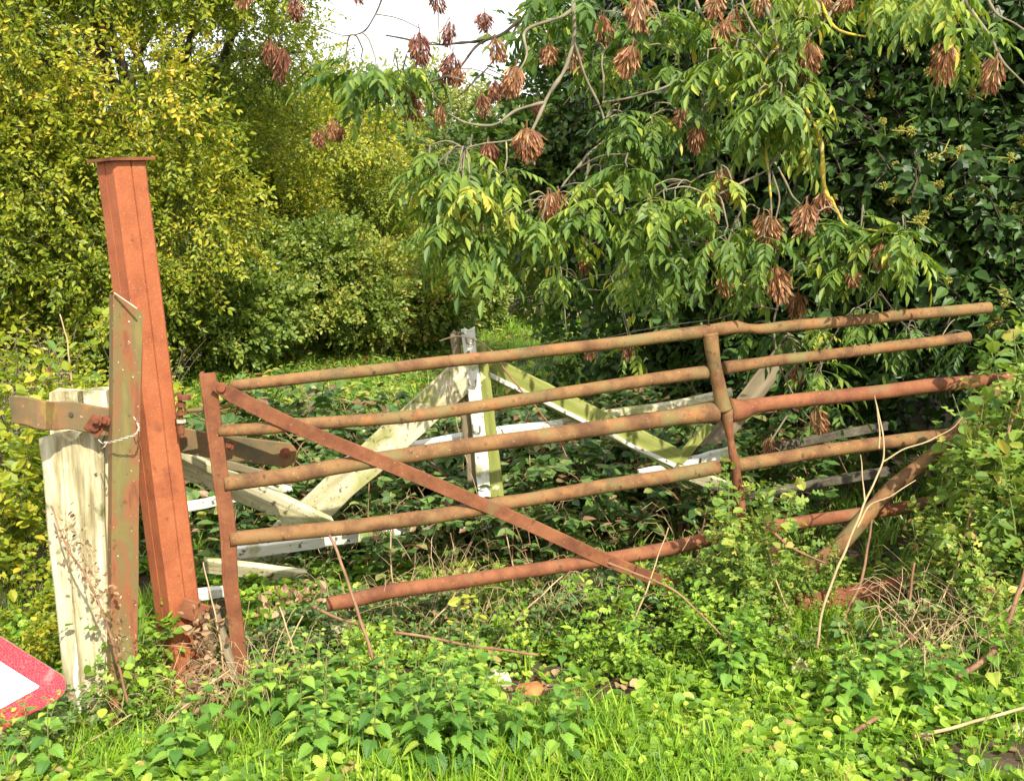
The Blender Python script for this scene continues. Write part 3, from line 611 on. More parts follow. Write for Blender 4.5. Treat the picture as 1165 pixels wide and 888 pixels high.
# ------------------------------------------------------------------ stones
def stone(px_, py_, d, size, mt, label, name='stone', cat='stone', flat=.6, seed=0, ang=0):
    r = np.random.default_rng(seed); th, ph = np.meshgrid(np.linspace(0, 2 * np.pi, 18, endpoint=False), np.linspace(.0, np.pi, 10))
    D = np.stack([np.cos(th) * np.sin(ph), np.sin(th) * np.sin(ph), np.cos(ph)], -1).reshape(-1, 3)
    P8 = nrm(np.sign(D) * abs(D) ** .6); rr = 1 + .16 * snoise(D, 2.3, seed) + .07 * snoise(D, 6, seed + 1)
    V = D * rr[:, None] * size * np.array([1, .8, flat]); V = V @ yaw([ang])[0].T; T = []
    for i in range(9):
        for j in range(18): k = (j + 1) % 18; a0, a1, b0, b1 = i * 18 + j, i * 18 + k, (i + 1) * 18 + j, (i + 1) * 18 + k; T += [(a0, b0, b1), (a0, b1, a1)]
    b = MB(); b.add(V, T); o = G(px_, py_ + 6); o[2] += size * flat * .55
    return tag(b.obj(name, M[mt], loc=o), label, cat)
stone(567, 770, 0, .050, 'stone', 'pale cream stone on the bare patch of the bank', seed=3, flat=.7)
stone(604, 782, 0, .052, 'brick', 'orange brick lump beside the cream stone', 'brick_fragment', 'brick', .4, 4, .4)
stone(574, 800, 0, .020, 'white', 'small white pebble below the orange brick lump', 'pebble', 'pebble', .5, 5)
stone(540, 805, 0, .020, 'brick', 'small orange brick chip left of the white pebble', 'brick_fragment', 'brick', .5, 6)
stone(656, 793, 0, .022, 'brick', 'rust-brown brick chip right of the brick lump', 'brick_fragment', 'brick', .6, 7)
stone(678, 828, 0, .018, 'brick', 'little brown brick chip nearest the camera', 'brick_fragment', 'brick', .6, 8)
stone(770, 783, 0, .020, 'brick', 'brown brick chip among the clover', 'brick_fragment', 'brick', .6, 9)
stone(601, 730, 0, .030, 'stone', 'cream stone half hidden behind the bare patch', seed=10, flat=.5)
stone(958, 812, 0, .020, 'stone', 'small cream stone by the fallen brown stick', seed=11)
stone(1158, 822, 0, .022, 'stone', 'small cream stone at the right edge', seed=13)
stone(614, 872, 0, .016, 'white', 'small white pebble in the front grass', 'pebble', 'pebble', .6, 12)

# ------------------------------------------------------------------ crowns of small leaves
def shell_points(blobs, n, thick=.35, view=.75, seed=0):
    """sprig roots on the outer shell of many clumps; keeps mostly what faces the lane"""
    r = np.random.default_rng(seed); c = np.array([q[0] for q in blobs], float); ra = np.array([q[1] for q in blobs], float)
    wts = (ra[:, 0] * ra[:, 2]); wts = wts / wts.sum(); k = r.choice(len(blobs), n * 2, p=wts)
    d = nrm(r.normal(size=(n * 2, 3))); keep = (d[:, 1] < .25) | (r.random(n * 2) > view); k, d = k[keep][:n], d[keep][:n]
    rr = 1 - thick * r.random(len(k)) ** 1.5; p = c[k] + d * ra[k] * rr[:, None]; return p, nrm(d / ra[k]), k
def sub_blobs(c, ra, n, rs, seed, flat=.75, ymax=.35):
    """small leaf clumps spread over the surface of one big crown"""
    r = np.random.default_rng(seed); out_ = []
    while len(out_) < n:
        d = nrm(r.normal(size=3))
        if d[1] > ymax: continue
        s_ = r.uniform(*rs); out_.append((np.array(c) + d * np.array(ra) * r.uniform(.72, 1.02), (s_, s_, s_ * flat)))
    return out_
def crown_mesh(blobs, n, sprigs, scale, seed, droop=.1, o=(0, 0, 0), thick=.4, zmin=None, view=.75, upb=.6):
    p, d, k = shell_points(blobs, n, thick, view, seed)
    if zmin is not None: q = p[:, 2] > zmin; p, d, k = p[q], d[q], k[q]
    r = np.random.default_rng(seed + 1); m_ = len(p); dd = nrm(d + r.normal(size=(m_, 3)) * .45 + [0, 0, .15 - droop]); up = d * .7 + np.array([0, 0, upb]) + r.normal(size=(m_, 3)) * .35
    cl = np.clip(.5 + .35 * np.random.default_rng(5).normal(size=len(blobs)), 0, 1)[k]
    b = MB(); w_ = r.integers(0, len(sprigs), m_)
    for i, tp in enumerate(sprigs):
        q = w_ == i
        if q.any(): V, T, Mi, rr = place(tp, p[q] - np.array(o), rots(dd[q], up[q]), scale * r.uniform(.75, 1.25, q.sum()), clump=cl[q]); b.add(V, T, Mi, rr)
    return b
def branches(mb, root, targets, r0, seed=0, sag=.15, seg=6, m=0):
    r = np.random.default_rng(seed)
    for t in targets:
        t = np.array(t, float); a = np.array(root, float); L = np.linalg.norm(t - a); mid = a * .5 + t * .5 + r.normal(size=3) * L * .07 + [0, 0, L * sag]
        pts, rd = resample([a, a * .75 + mid * .25 + r.normal(size=3) * L * .03, mid, t], 14, [r0, r0 * .8, r0 * .5, r0 * .12]); tube(mb, pts, rd, seg, m)
def tree(name, label, cat, base_, h, blobs, n, sprigs, scale, lm, seed, trunk_r=.12, group=None, droop=.1, nb=14, thick=.4, zmin=None, barkm='bark', view=.75):
    root = empty(name, base_, label, cat, group); o = np.array(base_, float)
    ctr_ = np.mean([q[0] for q in blobs], 0); fork = np.array([o[0], o[1], o[2] + h])
    b = MB(); pts, rd = resample([[0, 0, -.15], [.04, .02, h * .4], [0, 0, h], (fork * .5 + ctr_ * .5) - o], 16, [trunk_r * 1.25, trunk_r, trunk_r * .85, trunk_r * .45]); tube(b, pts, rd, 10, jit=.012); b.obj('trunk', M[barkm], root, smooth=True)
    b = MB(); sel = np.random.default_rng(seed).choice(len(blobs), min(nb, len(blobs)), replace=False); branches(b, fork - o, [np.array(blobs[i][0]) - o for i in sel], trunk_r * .6, seed); b.obj('limbs', M[barkm], root, smooth=True)
    b = crown_mesh(blobs, n, sprigs, scale, seed, droop, o, thick, zmin, view); b.obj('crown', [LM[lm], M['dtwig']], root)
    return root
SPR = [sprig(13, .42, LEAF_SMALL, .075, 48, .25, .004, .35, s) for s in range(5)]
SPRH = [sprig(10, .36, LEAF_HAZ, .075, 52, .2, .004, .35, 30 + s) for s in range(4)]

def CP(px_, py_, d): return P(px_, py_, d)
# --- large yellowing tree, left
lb = []
for (px_, py_, d, rx, rz, n_) in ((60, 60, 9.2, 1.5, 1.3, 16), (205, 115, 11.8, 1.8, 1.45, 22), (85, 260, 9.0, 1.15, .8, 13), (-60, 200, 8.6, 1.2, 1.4, 12), (325, 185, 14.4, 1.5, 1.2, 19), (20, 340, 8.6, .9, .6, 8),
                                   (225, 10, 13.0, 1.6, 1.4, 14), (400, 205, 15.4, 1.15, 1.0, 11), (120, -90, 9.6, 1.7, 1.1, 14), (250, 240, 13.6, 1.3, .6, 10), (-40, 40, 8.9, 1.3, 1.3, 10)):
    lb += sub_blobs(P(px_, py_, d), (rx, rx * .8, rz), n_, (.30, .62), int(px_ + 500 + py_))
tree('yellowing_tree', 'big dense tree turning yellow above and left of the red post', 'tree', (-4.4, 12.4, hgt(-4.4, 12.4)), 1.5, lb, 16500, SPR, .74, 'hedge', 3, .16, nb=34, thick=.5)
# --- paler tree behind in the middle
tb = []
for (px_, py_, d, rx, rz, n_) in ((470, 205, 19, 2.0, 1.55, 16), (415, 190, 20, 1.5, 1.3, 10), (560, 235, 19, 1.8, 1.2, 12), (520, 260, 16.5, 2.0, .8, 12)):
    tb += sub_blobs(P(px_, py_, d), (rx, rx * .8, rz), n_, (.4, .8), int(px_))
tree('pale_tree', 'pale olive tree at the far end of the meadow, centre', 'tree', (-1.2, 18, 0), 1.5, tb, 4600, SPR, 1.2, 'bg', 13, .14, nb=16, thick=.5)
for i, (x, y, hh, lab) in enumerate(((4.2, 22, 4.8, 'far green tree seen through gaps under the ash boughs'), (9.5, 20, 6, 'far green tree beyond the ivy on the right'), (-11, 19, 6, 'far green tree behind the yellowing tree'), (-5, 24, 4.2, 'far low tree behind the bramble bank'))):
    bl = sub_blobs((x, y, hh * .55), (2.6, 2.2, hh * .42), 22, (.6, 1.0), 60 + i, ymax=.6)
    tree('distant_tree', lab, 'tree', (x, y, 0), 1.6, bl, 1900, SPR, 1.8, 'bg', 70 + i, .16, thick=.5)
# --- bramble bank behind the meadow
for i, (px_, py_, d, rx, ry, rz, lab) in enumerate(((215, 352, 10.6, .85, .6, .52, 'dark bramble mound just right of the red post'), (325, 335, 11.6, 1.15, .7, .62, 'dense bramble mound in the middle of the far bank'),
        (440, 345, 12.8, .95, .6, .42, 'bramble mound below the pale tree'), (500, 345, 15.0, .6, .5, .30, 'low bramble mound at the right end of the bank'), (120, 375, 10.4, .9, .6, .45, 'bramble mound behind the angle iron'),
        (405, 308, 14.6, 2.0, .6, .36, 'pale bramble mound at the back of the bank'), (600, 292, 21, 2.0, .9, .6, 'scrubby mound behind the far grass'), (30, 405, 9.6, .9, .8, .45, 'low scrub at the left edge behind the gatepost'))):
    c = P(px_, py_, d); c[2] = max(c[2], rz * .5); bl = sub_blobs(c, (rx, ry, rz), 20, (.22, .42), 90 + i)
    root = empty('bramble_mound', (c[0], c[1], 0), lab, 'bramble'); o = np.array([c[0], c[1], 0])
    b = crown_mesh(bl, 3000, SPRH, .66, 90 + i, -.1, o, .35, .02); b.obj('leaves', [LM['bram_far'], M['dtwig']], root)
    b = MB(); r = np.random.default_rng(i); branches(b, (0, 0, 0), [np.array(q[0]) - o for q in bl[:14]], .014, i, .3, 4); b.obj('canes', M['cane'], root)
# --- shaded hawthorn below the ash, behind the gate
hb = []
for (px_, py_, d, rx, rz, n_) in ((715, 290, 9.0, .7, .40, 9), (780, 340, 8.2, .8, .55, 12), (660, 250, 10, .9, .4, 9), (840, 360, 7.6, .7, .6, 9), (610, 190, 11.5, 1.1, .5, 8), (720, 180, 9.5, .9, .7, 12), (740, 60, 9.5, .9, .8, 12), (640, 150, 10, .55, .6, 8), (740, 400, 8.0, .7, .25, 6)):
    hb += sub_blobs(P(px_, py_, d), (rx, rx * .8, rz), n_, (.22, .42), int(px_ + py_))
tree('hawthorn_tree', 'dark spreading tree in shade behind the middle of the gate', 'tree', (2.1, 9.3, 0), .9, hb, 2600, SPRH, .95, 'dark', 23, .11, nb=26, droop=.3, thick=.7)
# low grey-purple dead weeds on the left
def stalky(seed, h=.7, n=16, lf=LEAF_SMALL, k=60, ll=.03, spread=.25, w_=.003, mats=None):
    r = np.random.default_rng(seed); b = MB(); P_, D_ = [], []
    for i in range(n):
        a = r.uniform(0, 6.28); s_ = r.uniform(0, spread); hh = h * r.uniform(.55, 1.1); t = np.array([s_ * math.cos(a), s_ * math.sin(a), hh]) ; m_ = t * [.4, .4, .55] + r.normal(size=3) * .02
        pts, rd = resample([(t[0] * .15, t[1] * .15, 0), m_, t + r.normal(size=3) * .03], 7, [w_, w_ * .8, w_ * .35]); tube(b, pts, rd, 4, 1)
        for j in range(k // n + 1):
            f = r.uniform(.25, 1); q = np.array([np.interp(f, np.linspace(0, 1, 7), pts[:, c]) for c in range(3)]); P_.append(q); D_.append(r.normal(size=3) * [1, 1, .5] + [0, 0, .3])
    P_ = np.array(P_); V, T, Mi, rr = place(lf, P_, rots(np.array(D_), r.normal(size=(len(P_), 3)) * .4 + [0, 0, 1]), ll * r.uniform(.6, 1.4, len(P_))); b.add(V, T, Mi, rr); return b
gm = [stalky(300 + i, .75, 26, leaf(.3, .1, .2, ((.3, 1), (.7, .8))), 420, .03, .35).mesh('dead_weed_clump', [LM['grey'], M['sage']]) for i in range(3)]
for i, (px_, d) in enumerate(((5, 6.0), (30, 6.4), (-20, 5.8), (50, 6.8), (15, 7.2), (75, 7.4), (190, 8.5), (-45, 6.4))):
    o = bpy.data.objects.new('dead_weed', gm[i % 3]); COL.objects.link(o); q = P(px_, 500, d); o.location = (q[0], d, float(hgt(q[0], d))); o.rotation_euler[2] = i; o.scale = (1, 1, .9 + .1 * (i % 3))
    tag(o, 'grey-brown dead weed clump behind the gatepost on the left', 'dead weed', 'dead weed clumps behind the gatepost')

# ------------------------------------------------------------------ ivy-covered tree, right
ivs = []
for s in range(5):
    r = np.random.default_rng(400 + s); it = [(tube_tpl([(0, 0, 0), (.16, .01, -.01), (.30, 0, -.06)], [.005, .004, .003], 4, 1), (0, 0, 0), np.eye(3), 1)]
    for i in range(12):
        f = .15 + .85 * i / 11; a = i * 2.4 + r.normal() * .3; d = np.array([.55, math.cos(a), math.sin(a) * .8 - .35]); up = np.array([.7, r.normal() * .25, .8])
        it.append((LEAF_IVY2 if r.random() < .75 else LEAF_IVY, np.array([.30 * f, .03 * math.cos(a), -.05 * f * f + .03 * math.sin(a)]), rots([d], [up])[0], r.uniform(.048, .082)))
    ivs.append(merge(it))
ib = []
for (px_, py_, d, rx, rz, n_) in ((870, 180, 6.6, .75, .8, 16), (985, 120, 6.2, .5, .45, 15), (1095, 45, 6.0, .75, .38, 13), (1010, 210, 6.0, .75, .36, 13), (1120, 222, 5.8, .6, .28, 11), (900, 40, 6.6, .9, .7, 14), (800, 100, 7.2, .8, .9, 12),
                                  (1170, 330, 5.4, .35, .5, 9), (1215, 130, 5.8, .6, .7, 12), (890, 330, 6.3, .55, .30, 9), (960, 400, 6.2, .35, .3, 5), (1100, 330, 6.4, .3, .2, 3), (820, 240, 6.9, .6, .5, 9), (1210, 450, 5.0, .35, .6, 7),
                                  (760, 30, 7.6, .7, .6, 8)):
    ib += sub_blobs(P(px_, py_, d), (rx, rx * .8, rz), n_, (.16, .30), int(px_ * 3 + py_), flat=.9)
ivo = np.array([3.0, 7.3, 0.]); iv = empty('ivy_tree', ivo, 'tree smothered in glossy dark ivy with flower heads, right of the picture', 'tree')
b = crown_mesh(ib, 4900, ivs, 1.0, 44, .25, ivo, .45, .15, .85, .5); b.obj('ivy', [LM['ivy'], M['dtwig']], iv)
# ivy deep inside all round the stems, shade painted into near-black leaf colours
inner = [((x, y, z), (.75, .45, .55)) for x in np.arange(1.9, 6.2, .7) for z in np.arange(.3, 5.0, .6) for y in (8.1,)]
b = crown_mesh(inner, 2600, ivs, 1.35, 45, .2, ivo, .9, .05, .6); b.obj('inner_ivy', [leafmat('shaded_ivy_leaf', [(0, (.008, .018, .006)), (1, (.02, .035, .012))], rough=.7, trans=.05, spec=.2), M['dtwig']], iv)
b = MB(); r = np.random.default_rng(9)
for i, (x, y, rr) in enumerate(((0, 0, .22), (.5, .3, .14), (-.5, .2, .10), (1.1, -.1, .16), (-.9, .5, .07), (1.7, .2, .12))):
    pts, rd = resample([(x, y, -.2), (x + .1, y, 1.2), (x * 1.2 - .1, y + .1, 2.8), (x * 1.6, y + .1, 5.0)], 20, [rr * 1.3, rr, rr * .8, rr * .4]); tube(b, pts, rd, 10, jit=.03)
b.obj('trunk', M['bark'], iv, smooth=True)
b = MB()
for i, q in enumerate(ib[::3]): branches(b, (r.uniform(-.4, .9), 0, r.uniform(.8, 3.4)), [np.array(q[0]) - ivo], .03, i, .1, 5)
b.obj('limbs', M['bark'], iv, smooth=True)
# ivy flower heads
def flower(seed):
    r = np.random.default_rng(seed); b = MB(); lf = Tpl([(0, 0, 0), (.9, .16, 0), (.9, -.16, 0), (1.1, 0, .12), (1.1, 0, -.12)], [(0, 1, 3), (0, 3, 2), (0, 2, 4), (0, 4, 1), (1, 4, 3), (2, 3, 4)])
    n_ = 60; D = nrm(r.normal(size=(n_, 3))); V, T, Mi, rr = place(lf, D * .002, rots(D, r.normal(size=(n_, 3))), .017 * r.uniform(.85, 1.05, n_)); b.add(V, T, Mi, rr); tube(b, [(0, 0, 0), (.005, .02, -.03), (0, .06, -.05)], .0018, 4); return b
LM['umbel'] = leafmat('ivy_umbel', [(0, (.20, .22, .04)), (.6, (.38, .36, .06)), (1, (.50, .44, .10))], rough=.7, trans=.1)
fm = [flower(s).mesh('flower_head', [LM['umbel']]) for s in range(3)]
fp = [(1034, 54), (990, 80), (968, 62), (990, 106), (1013, 98), (1004, 92), (972, 134), (978, 130), (1004, 138), (1024, 148), (1037, 150), (1058, 82), (1104, 106), (1110, 95), (1019, 188), (963, 202), (958, 200), (1005, 212), (1068, 210), (1093, 172), (1080, 174), (1103, 212), (1106, 228), (1116, 214),
      (1130, 220), (1136, 238), (1078, 225), (909, 138), (911, 188), (1048, 252), (1052, 245), (1043, 250), (980, 222), (1160, 250), (1154, 238), (912, 292), (940, 305), (910, 303), (1024, 314), (1128, 288), (1133, 284), (1079, 319), (1073, 305), (1142, 333), (1144, 345), (1136, 365), (1135, 372), (1124, 370),
      (1020, 226), (1035, 228), (1012, 230), (950, 225), (895, 225), (1163, 160), (1150, 180), (1063, 180), (1102, 60), (930, 60), (848, 130), (870, 95)]
for i, (px_, py_) in enumerate(fp):
    for e in range(1):
        c_ = P(px_, py_, 1.0); # put it just in front of the nearest leaf clump along this ray
        best = 5.9
        dd_ = [np.linalg.norm(P(px_, py_, q[0][1]) - q[0]) / q[1][0] - .0 for q in ib]; near_ = [q for q, v in zip(ib, dd_) if v < 1.0]
        if near_: best = min(q[0][1] - q[1][1] * 1.12 for q in near_) - .05
        o = bpy.data.objects.new('flower_head', fm[i % 3]); COL.objects.link(o); o.parent = iv; o.location = P(px_, py_, best) - ivo; o.rotation_euler = (i, i * 2, i * 3); s_ = 1.25 + .3 * math.sin(i * 7); o.scale = (s_,) * 3

# ------------------------------------------------------------------ ash tree overhead
aso = np.array([4.1, 4.9, 0.]); ash = empty('ash_tree', aso, 'ash tree with hanging brown seed bunches and long drooping boughs', 'tree')
b = MB(); pts, rd = resample([(0, 0, -.2), (.05, .05, 1.2), (-.1, 0, 2.6), (-.35, -.1, 3.8), (-.6, -.1, 5.6)], 24, [.17, .13, .115, .09, .05]); tube(b, pts, rd, 12, jit=.012); b.obj('trunk', M['bark'], ash, smooth=True)
LIMB = []        # (points px,py,d ; base radius px at start/end ; material)
def L(m, w0, w1, *pts): LIMB.append((m, w0, w1, [P(*q) for q in pts]))
top1 = (700, -180, 4.6)
L('twig', 6.5, 4, top1, (668, -60, 4.45), (653, 0, 4.35), (655, 40, 4.3), (640, 79, 4.25), (619, 118, 4.2), (606, 152, 4.15))
L('twig', 4, 2, (619, 118, 4.2), (590, 124, 4.15), (560, 142, 4.1), (530, 141, 4.1), (509, 130, 4.1))
L('twig', 4, 3, (655, 47, 4.3), (663, 79, 4.3), (678, 112, 4.3), (688, 138, 4.3))
L('twig', 4, 2, (735, -20, 4.5), (718, 28, 4.4), (688, 59, 4.35), (686, 90, 4.3), (686, 120, 4.3))
L('twig', 3, 2, (686, 118, 4.3), (715, 110, 4.25), (745, 104, 4.2), (762, 98, 4.2))
L('twig', 3, 2, (760, 20, 4.3), (742, 38, 4.3), (730, 56, 4.3))
L('twig', 5, 2.4, (653, 10, 4.35), (639, 20, 4.3), (612, 30, 4.3), (598, 40, 4.3), (598, 62, 4.25), (588, 84, 4.2))
L('dtwig', 6, 2, (660, -50, 4.8), (620, 10, 4.8), (594, 22, 4.8), (566, 42, 4.8), (520, 50, 4.7), (490, 50, 4.6), (440, 40, 4.5))
L('dtwig', 4, 1.6, (566, 42, 4.8), (540, 55, 4.7), (515, 82, 4.6), (470, 100, 4.5), (410, 128, 4.4), (372, 150, 4.3))
L('dtwig', 3, 1.5, (594, 22, 4.8), (560, 70, 4.8), (520, 110, 4.7), (470, 130, 4.6))
L('dtwig', 3, 1.2, (440, -40, 4.3), (425, 20, 4.2), (398, 40, 4.2), (335, 20, 4.1))
L('dtwig', 2.5, 1.2, (350, -60, 4.2), (335, -10, 4.2), (322, 30, 4.2), (316, 52, 4.2))
L('twig', 3, 1.6, (606, 152, 4.15), (590, 160, 4.1), (560, 162, 4.1), (530, 170, 4.1))
L('twig', 3, 1.5, (555, 205, 4.3), (557, 190, 4.3), (568, 196, 4.3))
L('twig', 4, 2.2, (700, 150, 4.5), (668, 178, 4.4), (645, 205, 4.3), (625, 228, 4.3))
L('twig', 3, 2, (668, 178, 4.4), (666, 210, 4.4), (664, 240, 4.4), (668, 280, 4.4))
L('twig', 5, 3, (860, -60, 4.4), (871, 0, 4.3), (885, 51, 4.2), (891, 74, 4.2))
L('lichen', 4, 2.5, (885, 51, 4.2), (872, 70, 4.15), (868, 90, 4.1), (880, 105, 4.1))
L('lichen', 5, 3, (920, -50, 4.4), (938, 12, 4.3), (945, 27, 4.3), (958, 37, 4.25), (985, 42, 4.2))
L('twig', 3, 2, (871, 50, 4.2), (850, 15, 4.3), (838, -30, 4.4))
L('twig', 4, 2, (985, -60, 4.4), (950, 10, 4.3), (922, 40, 4.2), (908, 58, 4.2))
L('lichen', 5, 5, (905, 95, 4.25), (918, 125, 4.2), (929, 150, 4.15), (934, 181, 4.1), (936, 200, 4.1), (943, 224, 4.1))
L('lichen', 4, 2, (943, 224, 4.1), (952, 240, 4.1), (964, 256, 4.1), (1000, 262, 4.05), (1030, 268, 4.0))
L('twig', 4, 2.5, (851, 150, 4.3), (851, 177, 4.3), (848, 210, 4.25), (847, 232, 4.2), (838, 252, 4.2), (828, 276, 4.2), (824, 300, 4.2))
L('twig', 3.5, 2, (905, 150, 4.2), (871, 193, 4.15), (845, 206, 4.1), (820, 220, 4.1), (806, 222, 4.1))
L('lichen', 4, 3, (870, 150, 4.2), (873, 178, 4.15), (875, 194, 4.1)); L('twig', 3.5, 2.5, (875, 194, 4.1), (876, 220, 4.1), (877, 252, 4.1))
L('twig', 3, 2, (885, 191, 4.1), (895, 210, 4.1), (902, 224, 4.1), (912, 234, 4.1)); L('twig', 2.5, 1.5, (880, 196, 4.1), (886, 225, 4.1), (882, 252, 4.1))
L('twig', 3, 2, (851, 177, 4.3), (828, 192, 4.3), (800, 200, 4.3), (786, 208, 4.3))
L('twig', 5, 2.5, (1080, -60, 4.2), (1098, 2, 4.1), (1127, 43, 4.05), (1145, 75, 4.0), (1170, 100, 4.0)); L('twig', 4, 2, (1105, -60, 4.2), (1125, 5, 4.1), (1150, 25, 4.05), (1175, 40, 4.0))
L('twig', 3, 2, (1098, 2, 4.1), (1085, 25, 4.05), (1078, 50, 4.0)); L('twig', 3, 2, (1127, 43, 4.05), (1133, 60, 4.0), (1134, 72, 4.0))
L('twig', 3.5, 2, (895, 260, 4.3), (884, 300, 4.35), (886, 337, 4.4), (880, 367, 4.4), (884, 400, 4.4), (890, 426, 4.4), (905, 455, 4.4), (937, 490, 4.45)); L('twig', 3, 1.8, (900, 467, 4.42), (885, 490, 4.4), (874, 509, 4.4))
L('twig', 3, 1.6, (884, 352, 4.4), (860, 350, 4.4), (835, 356, 4.4), (806, 364, 4.4)); L('twig', 2.5, 1.5, (866, 350, 4.4), (856, 330, 4.35), (845, 322, 4.35))
L('dtwig', 3, 1.2, (790, 320, 6.4), (720, 312, 6.4), (660, 318, 6.4), (600, 338, 6.5), (550, 345, 6.5)); L('dtwig', 3, 1.2, (740, 345, 6.6), (700, 330, 6.6), (650, 330, 6.6))
L('dtwig', 3, 2, (1040, 250, 5.3), (1000, 330, 5.2), (960, 365, 5.1), (925, 430, 4.95)); L('dtwig', 3, 2, (1000, 330, 5.2), (1030, 370, 5.1), (1070, 385, 5.0)); L('twig', 4, 2, (780, -40, 4.5), (800, 20, 4.4), (830, 60, 4.35), (850, 110, 4.3), (851, 150, 4.3)); L('twig', 3, 1.8, (800, 120, 4.6), (790, 140, 4.5), (777, 132, 4.4)); L('twig', 3, 1.8, (835, 115, 4.4), (806, 125, 4.4), (792, 145, 4.4))
for i, (mt, w0, w1, pts) in enumerate(LIMB):
    b = MB(); n_ = 10 + 5 * len(pts); q, rd = resample(np.array(pts) - aso, n_, np.interp(np.linspace(0, 1, len(pts)), [0, 1], [w0, w1]) / 2 / FPX * 4.2)
    q = q + .006 * np.stack([snoise(q, 18, 4 + i), snoise(q, 16, 5 + i), snoise(q, 20, 6 + i)], 1); rd = rd * (1 + .22 * snoise(q, 60, i)) * .92
    tube(b, q, rd, 7, jit=.0012 if mt != 'lichen' else .003); b.obj('branch', M[mt], ash, smooth=True)
# big limbs from trunk above the picture
b = MB(); tr = np.array([-.35, -.1, 3.9])
for mt, w0, w1, pts in LIMB:
    if pts[0][2] > CAMZ + .95: 
        e = pts[0] - aso; q, rd = resample([tr + [0, 0, .5], tr * .5 + e * .5 + [0, 0, .55], e], 16, [.04, .02, w0 / 2 / FPX * 4.3]); tube(b, q, rd, 7)
b.obj('limbs', M['bark'], ash, smooth=True)
# compound leaves
def ash_leaf(seed, pairs=5):
    r = np.random.default_rng(seed); n_ = pairs * 2 + 1; s_ = np.linspace(0, 1, 8); Ln = .21; dr = r.uniform(.35, .8)
    rach = np.stack([Ln * s_ * (1 - .25 * dr * s_), 0 * s_ + .01 * np.sin(s_ * 3 + seed), -dr * Ln * s_ ** 1.6], 1); it = [(tube_tpl(rach, np.linspace(.0016, .0007, 8), 3, 0), (0, 0, 0), np.eye(3), 1)]
    for k in range(pairs):
        f = .30 + .62 * k / pairs; p = np.array([np.interp(f, s_, rach[:, c]) for c in range(3)]); t = nrm(np.array([1, 0, -dr * 1.3 * f]))
        for sd in (-1, 1):
            a = R(r.uniform(38, 60)) * sd; d = t * math.cos(a) + np.array([0, math.sin(a), 0]) + np.array([0, 0, -r.uniform(.0, .6)]); it.append((LEAF_ASH, p, rots([d], [[.35, -sd * r.uniform(.0, .35), 1]])[0], .074 * (1 - .25 * abs(f - .6)) * r.uniform(.85, 1.1)))
    it.append((LEAF_ASH, rach[-1], rots([[1, 0, -dr * 1.9]], [[.6, 0, 1]])[0], .078)); return merge(it)
AL = [ash_leaf(s, 4 + s % 2) for s in range(6)]
AS = []
for s in range(6):
    r = np.random.default_rng(700 + s); it = [(tube_tpl([(0, 0, .06), (.01, 0, .02), (0, 0, 0)], [.004, .0035, .003], 5, 1), (0, 0, 0), np.eye(3), 1)]; k_ = 5 + s % 3
    for i in range(k_): a = i * 2 * math.pi / k_ + r.normal() * .3; e = r.uniform(-.5, .45); it.append((AL[(s + i) % 6], (0, 0, r.uniform(-.02, .02)), rots([[math.cos(a), math.sin(a), e]], [[-math.cos(a) * e, -math.sin(a) * e, 1]])[0], r.uniform(.75, 1.1)))
    AS.append(merge(it))
# regions of spray: px,py,rx,ry,d,n
reg = [(450, 88, 50, 14, 4.1, 4), (400, 95, 30, 12, 4.3, 2), (515, 215, 40, 40, 4.0, 8), (545, 265, 48, 38, 4.05, 11), (590, 232, 45, 40, 4.1, 8), (640, 262, 45, 28, 4.2, 7), (700, 250, 48, 32, 4.3, 8), (560, 300, 30, 18, 4.1, 4),
       (715, 150, 40, 30, 4.4, 7), (700, 195, 35, 25, 4.4, 5), (800, 120, 45, 45, 4.4, 9), (870, 110, 55, 45, 4.1, 13), (900, 165, 50, 25, 4.15, 7), (845, 60, 60, 30, 4.4, 9), (900, 20, 60, 25, 4.3, 8), (780, 25, 55, 25, 4.5, 7),
       (1000, 8, 40, 14, 4.2, 5), (1075, 15, 55, 18, 4.0, 6), (1130, 60, 35, 30, 4.2, 4), (790, 235, 45, 25, 4.3, 6), (780, 290, 50, 28, 4.3, 8), (850, 275, 35, 18, 4.2, 5), (955, 280, 40, 20, 4.0, 6), (1020, 288, 38, 20, 4.0, 6), (965, 315, 40, 15, 4.1, 4),
       (650, 60, 50, 35, 4.6, 4), (590, 12, 30, 15, 4.7, 2), (630, 15, 40, 18, 4.6, 4), (700, 60, 50, 35, 4.7, 6), (880, 400, 30, 18, 4.6, 3), (925, 450, 35, 30, 4.9, 4), (1000, 400, 50, 20, 5.2, 5), (960, 380, 40, 22, 5.2, 4), (740, 330, 60, 22, 5.6, 8), (665, 325, 50, 14, 6.2, 4), (670, 415, 50, 16, 6.0, 3), (1060, 400, 50, 25, 5.0, 3),
       (500, 90, 30, 12, 4.5, 1), (860, 330, 40, 15, 4.4, 4), (850, -40, 160, 20, 5.0, 7)]
anch = np.concatenate([resample(np.array(q[3]), 14) for q in LIMB]); b = MB(); bt = MB()
